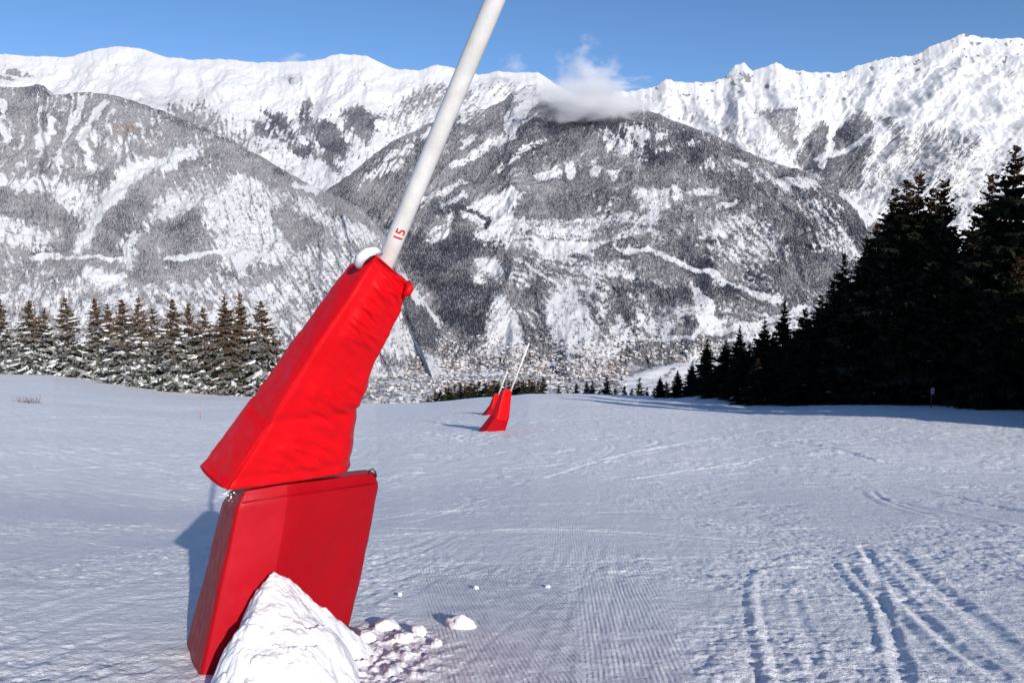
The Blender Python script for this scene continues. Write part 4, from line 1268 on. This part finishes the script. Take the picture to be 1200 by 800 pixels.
up_l = [
    [P(231, 545, 4.15), P(263, 575, 3.86), P(405, 554, 4.36), P(412, 540, 4.75), P(300, 530, 4.80)],
    [P(285, 474, 4.19), P(315, 497, 3.92), P(417, 488, 4.36), P(419, 480, 4.70), P(345, 470, 4.75)],
    [P(338, 402, 4.24), P(368, 410, 4.00), P(441, 425, 4.34), P(438, 418, 4.66), P(388, 405, 4.70)],
    [P(380, 345, 4.28), P(408, 350, 4.07), P(467, 374, 4.32), P(462, 366, 4.60), P(420, 352, 4.62)],
    [P(414, 300, 4.32), P(440, 299, 4.13), P(480, 336, 4.30), P(475, 328, 4.54), P(445, 308, 4.55)],
]
def disp_up(s, t, G):
    # creases of the loose cover, fanning from the front left edge across the face
    x, y, z = G[..., 0], G[..., 1], G[..., 2]
    c1 = perlin((z * 0.75 + x * 1.5) / 0.11, (x - z) / 0.9, 95)
    c2 = perlin((z * 0.9 + x * 1.0) / 0.09, (x - z) / 0.7, 97)
    r1 = (1 - np.abs(c1)) ** 4; r2 = (1 - np.abs(c2)) ** 5
    zone = sstep(0.135, 0.19, s) * (1 - 0.85 * sstep(0.27, 0.41, s)) * (1 - sstep(0.50, 0.60, s))
    soft = 0.006 * fbm(x * 5, z * 5, 3, 99)
    fr = sstep(-0.3, 0.3, perlin(x / 0.3, z / 0.25, 94))
    hem = -0.007 * np.exp(-((t - 0.035) / 0.018) ** 2) - 0.012 * np.exp(-((t - 0.97) / 0.02) ** 2)
    mid = -0.010 * np.exp(-((t - 0.27 - 0.05 * (s - 0.4)) / 0.02) ** 2)
    edge = 0.014 * perlin(t * 9, s * 2, 98) * np.exp(-((s - 0.42) / 0.06) ** 2) * sstep(0.05, 0.2, t) * (1 - sstep(0.85, 0.95, t))
    return zone * (0.25 + 0.75 * fr) * (0.020 * r1 + 0.012 * r2) + soft + hem + mid + edge
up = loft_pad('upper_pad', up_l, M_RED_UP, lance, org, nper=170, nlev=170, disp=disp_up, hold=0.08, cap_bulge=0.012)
up['label'] = 'bright red creased upper cover, tapering up to the pole'

# white foam lip hooked over the top rim
c0 = np.array(P(443, 294, 4.14)); 
pts = [P(446, 297, 4.22), P(439, 294, 4.12), P(431, 296, 4.08), P(424, 301, 4.09), P(420, 308, 4.13), P(421, 313, 4.15)]
lip = tube('foam_lip', pts, [0.014, 0.022, 0.027, 0.029, 0.027, 0.014], M_FOAM, lance, org, 20)
# flap at the lower right of the top rim
flap = tube('cover_flap', [P(478, 332, 4.30), P(480, 338, 4.26), P(477, 344, 4.26), P(472, 347, 4.30)], [0.02, 0.026, 0.022, 0.008], M_RED_UP, lance, org, 14)
# hook on the lower pad's corner and frosted lacing along the joint
tube('hook', [P(431, 557, 4.80), P(433, 551, 4.78), P(437, 549, 4.77), P(440, 553, 4.78), P(441, 558, 4.80)], [0.0055] * 5, M_DARK_METAL, lance, org, 10)

def lump(name, center, rad, material, parent, origin, seed, squash=(1, 1, 1), rough=0.35, sub=3):
    bm = bmesh.new()
    bmesh.ops.create_icosphere(bm, subdivisions=sub, radius=1.0)
    rg = np.random.default_rng(seed)
    off = rg.random(3) * 20
    co = np.array([v.co[:] for v in bm.verts])
    n = 1 + rough * (fbm(co[:, 0] * 1.3 + off[0] + co[:, 2], co[:, 1] * 1.3 + off[1] - co[:, 2] * .7, 3, seed % 50))
    co = co * n[:, None] * np.array(squash) * rad
    fs = np.array([[v.index for v in f.verts] for f in bm.faces])
    bm.free()
    return mesh_obj(name, co + np.array(center) - np.array(origin), fs, material, parent)

fv = []; ff = []
# frost crumbs caught along the joint of the two pads: one child mesh
def crumbs(name, pts, parent, origin, seed):
    rg = np.random.default_rng(seed); V = []; Fs = []; n0 = 0
    for (u, v, Y, r) in pts:
        bm = bmesh.new(); bmesh.ops.create_icosphere(bm, subdivisions=1, radius=1.0)
        co = np.array([q.co[:] for q in bm.verts]); co *= (1 + 0.3 * rg.normal(size=(len(co), 1))) * r * rg.uniform(0.6, 1.2, 3)
        V.append(co + np.array(P(u, v, Y))); Fs.append(np.array([[q.index for q in f.verts] for f in bm.faces]) + n0); n0 += len(co); bm.free()
    return mesh_obj(name, np.vstack(V) - np.array(origin), np.vstack(Fs), M_SNOW, parent)
cr = []
for k in range(20):
    t = random.random()
    if True:
        cr.append((262 + 14 * random.random(), 570 + 18 * random.random(), 3.93, random.uniform(.002, .006)))
    else:
        cr.append((270 + 140 * t, 579 - 18 * t + random.uniform(-1.5, 2), 3.93 + 0.42 * t, random.uniform(.002, .007)))
fr_ = crumbs('frost', cr, lance, org, 3); fr_['kind'] = 'stuff'

def ring_path(pts, n=60):
    c = chaikin_closed([np.array(p) for p in pts], 3, 0.10)
    r = resample_closed(c, n); return np.vstack([r, r[:1]])
tube('hem', [p for p in ring_path(up_l[0])], [0.0065] * 61, M_RED_LO, lance, org, 8, cap=False)
tube('hem', [p for p in ring_path(up_l[-1])], [0.0055] * 61, M_RED_LO, lance, org, 8, cap=False)
# stitched seams: down the front left edge of the cover, round the top of the block
tube('seam', [np.array(l[1]) + np.array([0.012, 0.004, 0.004]) for l in up_l], [0.004] * 5, M_RED_UP, lance, org, 8)
tube('seam', [np.array(p) + np.array([0, -0.002, -0.045]) for p in (lerp(lo_top[1], lo_top[2], 0.08), lo_top[2], lerp(lo_top[2], lo_top[3], 0.90))], [0.0045] * 3, M_RED_LO, lance, org, 8)
# number painted on the pole: 15
def pole_number(text, parent, origin):
    cu_ = bpy.data.curves.new('digits', 'FONT'); cu_.body = text; cu_.size = 0.078; cu_.align_x = 'CENTER'; cu_.align_y = 'CENTER'
    cu_.resolution_u = 6; cu_.offset = 0.0018
    to = bpy.data.objects.new('digits', cu_); COL.objects.link(to)
    dg = bpy.context.evaluated_depsgraph_get()
    me = bpy.data.meshes.new_from_object(to.evaluated_get(dg))
    bpy.data.objects.remove(to); bpy.data.curves.remove(cu_)
    bm = bmesh.new(); bm.from_mesh(me)
    bmesh.ops.subdivide_edges(bm, edges=bm.edges[:], cuts=2, use_grid_fill=True)
    bmesh.ops.triangulate(bm, faces=bm.faces[:])
    t = pd / np.linalg.norm(pd)
    ctr = np.array(P(469.5, 272, 4.37))
    # axis point nearest
    axp = pole_lo + t * ((ctr - pole_lo) @ t)
    view = -axp / np.linalg.norm(axp)
    e1 = view - t * (view @ t); e1 /= np.linalg.norm(e1)
    e2 = np.cross(t, e1)                      # to the photo's right or left
    if e2[0] < 0: e2 = -e2
    rad = 0.0535
    co = []
    for v in bm.verts:
        a = 0.30 + (-v.co.y) / rad            # glyph tops face left, text climbs the pole
        p = axp + t * (v.co.x) + rad * (math.cos(a) * e1 + math.sin(a) * e2)
        co.append(p)
    fs = np.array([[q.index for q in f.verts] for f in bm.faces])
    bm.free(); bpy.data.meshes.remove(me)
    return mesh_obj('number_marking', np.array(co) - np.array(origin), fs, M_RED_PAINT, parent, smooth=False)
pole_number('15', lance, org)

# ---- the two distant lances
def far_lance(u0, v0, s, Y, label):
    Y = ground_hit(u0, v0 + 3 * s)[1] if Y is None else Y
    def Q(du, dv, dY): return P(u0 + du * s, v0 + dv * s, Y + dY)
    o = np.array(Q(0, 0, 0)); g = (float(o[0]), float(o[1]), float(ground_smooth(o[0], o[1])))
    r = empty('snow_lance', g)
    tag(r, label, 'snow lance', 'snow lances along the piste')
    # photo offsets measured from the foot of the lance
    bot = [Q(-22, 4, -.2), Q(-16, 10, -.8), Q(12, 3, -.3), Q(13, 0, .3), Q(-8, 1, .4)]
    top = [Q(-5, -17, -.2), Q(1, -13, -.7), Q(17, -13, -.3), Q(17, -16, .3), Q(2, -19, .4)]
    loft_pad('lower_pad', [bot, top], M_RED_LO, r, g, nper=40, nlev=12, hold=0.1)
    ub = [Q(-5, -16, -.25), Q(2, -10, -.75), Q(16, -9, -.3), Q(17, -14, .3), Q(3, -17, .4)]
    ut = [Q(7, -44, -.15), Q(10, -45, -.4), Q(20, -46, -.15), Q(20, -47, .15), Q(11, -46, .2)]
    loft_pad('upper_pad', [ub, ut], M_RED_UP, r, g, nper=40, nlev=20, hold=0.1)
    a = np.array(Q(13, -30, 0)); b = np.array(Q(40, -100, -.6))
    tube('pole', [a, (a + b) / 2, b], [0.055, 0.05, 0.04], M_POLE, r, g, 14)
    return r
far_lance(580, 502, 1.0, None, 'red padded snow lance in the middle distance, the nearer one of the two small ones')
far_lance(575, 484, 0.50, None, 'smallest and farthest red padded snow lance, left behind the middle one')

# ------------------------------------------------------------------ snow heap against the near lance
def snow_heap():
    cx, cy, _ = P(322, 690, 4.02)
    n = 300
    xs = np.linspace(-0.75, 0.95, n); ys = np.linspace(-1.0, 0.55, n)
    DX, DY = np.meshgrid(xs, ys)
    th = np.arctan2(DY, DX)
    d = np.hypot(DX, DY)
    Rr = np.interp(th, [-math.pi, -2.5, -2.0, -1.57, -0.7, 0.0, 0.5, 1.2, 2.2, math.pi], [0.19, 0.24, 0.50, 0.92, 0.70, 0.43, 0.52, 0.5, 0.3, 0.19])
    q = np.clip(d / Rr, 0, 1.4)
    gx_, gy_ = DX + cx, DY + cy
    h = np.where(q < 1, 0.61 * (0.55 * np.clip(1 - q, 0, 1) + 0.45 * (1 - np.clip(q, 0, 1) ** 1.7)), -0.25 * (q - 1))
    h = h + 0.05 * fbm(gx_ / 0.34, gy_ / 0.34, 3, 131, 0.4) * sstep(0.0, 0.4, q)
    rg = np.random.default_rng(77)
    add = np.zeros_like(h)
    for k in range(230):
        rr = 0.02 + 0.075 * rg.random() ** 2
        a_ = rg.random() * 6.283
        Ra = np.interp((a_ + math.pi) % (2 * math.pi) - math.pi, [-math.pi, -2.5, -2.0, -1.57, -0.7, 0.0, 0.5, 1.2, 2.2, math.pi], [0.19, 0.24, 0.50, 0.92, 0.70, 0.43, 0.52, 0.5, 0.3, 0.19])
        dd = Ra * (0.42 + 0.70 * rg.random() ** 0.7)
        px, py = dd * math.cos(a_), dd * math.sin(a_)
        e = np.hypot((DX - px) * (0.8 + 0.4 * rg.random()), (DY - py)) / rr
        e = e + 0.25 * fbm(gx_ / (rr * 1.3), gy_ / (rr * 1.3), 2, 150 + k % 20) * (e < 2)
        add = np.maximum(add, np.sqrt(np.clip(1 - e * e, 0, 1)) * rr * (0.5 + 0.35 * rg.random()))
    h = h + (0.35 + 0.55 * sstep(0.4, 0.8, q)) * add + 0.013 * fbm(gx_ / 0.10, gy_ / 0.10, 3, 136) + 0.007 * fbm(gx_ / 0.032, gy_ / 0.032, 3, 137)
    Z = ground_smooth(gx_, gy_) + h - 0.02
    verts = np.stack([gx_, gy_, Z], -1).reshape(-1, 3)
    fc = grid_faces(n, n)
    o0 = np.array([cx, cy, float(ground_smooth(cx, cy))])
    keep = (h > -0.06).ravel()
    fc = fc[keep[fc].all(axis=1)]
    o = mesh_obj('snow_heap', verts - o0, fc, M_SNOW)
    o.location = o0
    tag(o, 'bright white heap of loose snow piled against the near lance', 'snow heap')
snow_heap()

chunks = [(541, 731, 0.075, 'largest loose snow chunk on the groomed ridges, with a long blue shadow', (1.3, .9, .7)),
          (527, 728, 0.035, 'small snow crumb touching the largest loose chunk', (1, 1, .9)),
          (490, 741, 0.05, 'snow chunk midway between the heap and the largest chunk', (1, 1, .9)),
          (512, 752, 0.032, 'small snow lump below the largest loose chunk', (1, .9, .9)),
          (450, 733, 0.06, 'rough snow chunk just right of the red pad foot', (1.4, 1, .7)),
          (474, 747, 0.05, 'snow chunk at the right edge of the broken crust', (1.2, 1, .8)),
          (430, 748, 0.05, 'snow chunk lying against the right side of the heap', (1.2, 1, .9)),
          (558, 686, 0.022, 'tiny snow crumb near the upper edge of the groomed ridges', (1, 1, .9)),
          (642, 685, 0.02, 'tiny snow crumb at the right of the groomed ridges', (1, 1, .9)),
          (468, 694, 0.02, 'tiny snow crumb right of the red lower pad', (1, 1, .9))]
for k, (u, v, r, lab, sq) in enumerate(chunks):
    x, y, z = ground_hit(u, v + 4)
    o = lump('snow_chunk', (0, 0, 0), r, M_SNOW, None, (0, 0, 0), 400 + k, sq, 0.5)
    o.location = (x, y, z + r * sq[2] * 0.45)
    tag(o, lab, 'snow chunk', 'loose snow chunks near the lance')

# ------------------------------------------------------------------ small things
def shrub(u, v, label):
    x, y, z = ground_hit(u, v)
    r = empty('dry_shrub', (x, y, z)); tag(r, label, 'shrub')
    rg = np.random.default_rng(9)
    V = []; Fs = []; n0 = 0
    for k in range(46):
        a = rg.random() * 6.28; L = rg.uniform(.25, .75); e = rg.uniform(.5, 1.3)
        p0 = np.array([rg.normal(0, .45), rg.normal(0, .2), -.05])
        p2 = p0 + L * np.array([math.cos(a) * math.cos(e), math.sin(a) * math.cos(e), math.sin(e)])
        p1 = (p0 + p2) / 2 + rg.normal(0, .03, 3)
        for q, rad in ((0, .02), (1, .014), (2, .006)):
            c = (p0, p1, p2)[q]
            for m in range(4):
                b = m * 1.571
                V.append(c + rad * np.array([math.cos(b), math.sin(b), 0]))
        f = grid_faces(3, 4, wrap=True) + n0; Fs.append(f); n0 += 12
    mesh_obj('twigs', np.array(V), np.vstack(Fs), M_TWIG, r, smooth=False)
shrub(32, 472, 'dry brown shrub twigs poking out of the snow before the left trees')

x, y, z = ground_hit(235, 491)
st = empty('marker_stake', (x, y, z)); tag(st, 'thin reddish marker stake standing in the snow left of the lance', 'stake')
Hs = P(235, 474, y)[2] - z
tube('stick', [(0, 0, -.2), (0.0, 0, Hs * .5), (.02, 0, Hs)], [.022, .02, .018], M_STAKE, st, (0, 0, 0), 8)
tube('tip', [(.02, 0, Hs), (.021, 0, Hs + .06)], [.026, .022], M_STAKE, st, (0, 0, 0), 8)

Ys = 53.0
x = P(1097, 400, Ys)[0] - .0; z = float(ground_smooth(x, Ys))
sg = empty('sign', (x, Ys, z)); tag(sg, 'small pale panel on a post at the foot of the dark spruces', 'sign')
zt = P(1097, 454, Ys)[2] - z; zb = P(1097, 461.5, Ys)[2] - z
bm = bmesh.new(); bmesh.ops.create_cube(bm, size=1.0)
bmesh.ops.scale(bm, vec=(.27, .03, max(.3, zt - zb)), verts=bm.verts)
bmesh.ops.bevel(bm, geom=bm.edges[:], offset=.012, segments=2, affect='EDGES')
me = bpy.data.meshes.new('panel'); bm.to_mesh(me); bm.free(); me.materials.append(M_SIGN)
po = bpy.data.objects.new('panel', me); COL.objects.link(po); po.parent = sg; po.location = (0, -.05, (zt + zb) / 2)
tube('post', [(0, 0, -.3), (0, 0, zt - .02)], [.035, .035], M_DARK_METAL, sg, (0, 0, 0), 10)

# ------------------------------------------------------------------ clouds: real volumes hanging on the ridges
def cloud_material(name, density, scale, thresh, seed):
    m = bpy.data.materials.new(name); m.use_nodes = True
    ns, ls = m.node_tree.nodes, m.node_tree.links
    ns.remove(ns['Principled BSDF'])
    out = ns['Material Output']
    vol = ns.new('ShaderNodeVolumePrincipled')
    vol.inputs['Color'].default_value = (0.94, 0.94, 0.955, 1)
    vol.inputs['Anisotropy'].default_value = 0.0
    tc = ns.new('ShaderNodeTexCoord')
    ob = tc.outputs['Object']
    ln = ns.new('ShaderNodeVectorMath'); ln.operation = 'LENGTH'; ls.new(ob, ln.inputs[0])
    mp = ns.new('ShaderNodeMapping'); mp.inputs['Location'].default_value = (seed * 3.1, seed * 1.7, seed)
    ls.new(ob, mp.inputs['Vector'])
    n = noise_node(ns, ls, mp.outputs[0], scale, 6, 0.62, 0.4)
    fall = math_node(ns, ls, 'MULTIPLY', ln.outputs['Value'], ln.outputs['Value'])
    nn = math_node(ns, ls, 'MULTIPLY', math_node(ns, ls, 'SUBTRACT', n.outputs[0], 0.5), 3.6)
    d = math_node(ns, ls, 'SUBTRACT', math_node(ns, ls, 'ADD', nn, thresh), math_node(ns, ls, 'MULTIPLY', fall, 1.15))
    d = math_node(ns, ls, 'MULTIPLY', math_node(ns, ls, 'MAXIMUM', d, 0.0), density)
    ls.new(d, vol.inputs['Density'])
    ls.new(vol.outputs[0], out.inputs['Volume'])
    return m

def cloud(u, v, Y, wpx, hpx, dens, scale, thr, seed, label, tilt=0.0, kind=None):
    c = P(u, v, Y)
    bm = bmesh.new(); bmesh.ops.create_icosphere(bm, subdivisions=3, radius=1.0)
    me = bpy.data.meshes.new('cloud'); bm.to_mesh(me); bm.free()
    me.materials.append(cloud_material('cloud_vapour', dens, scale, thr, seed))
    o = bpy.data.objects.new('cloud', me); COL.objects.link(o)
    o.location = c
    o.scale = (wpx * Y / F_PX / 2, wpx * Y / F_PX / 2.6, hpx * Y / F_PX / 2)
    o.rotation_euler = (0, tilt, 0)
    tag(o, label, 'cloud', kind=kind)
    return o
cloud(688, 119, 8250, 214, 66, 0.0095, 2.2, 0.55, 1, 'grey-white cloud bank lying on top of the dark wooded mountain')
cloud(686, 98, 8450, 116, 106, 0.0085, 2.2, 0.44, 2, 'tall white puff of cloud rising from the bank into the blue sky')
cloud(190, 92, 11800, 170, 66, 0.0014, 1.8, 0.45, 5, 'thin veil of mist on the snowy ridge at upper left')
cloud(348, 76, 12400, 66, 30, 0.0026, 1.8, 0.45, 6, 'small wisp of mist on the snowy ridge above the left valley')
cloud(601, 78, 12500, 46, 36, 0.0024, 1.8, 0.45, 7, 'faint small wisp of cloud left of the tall puff')
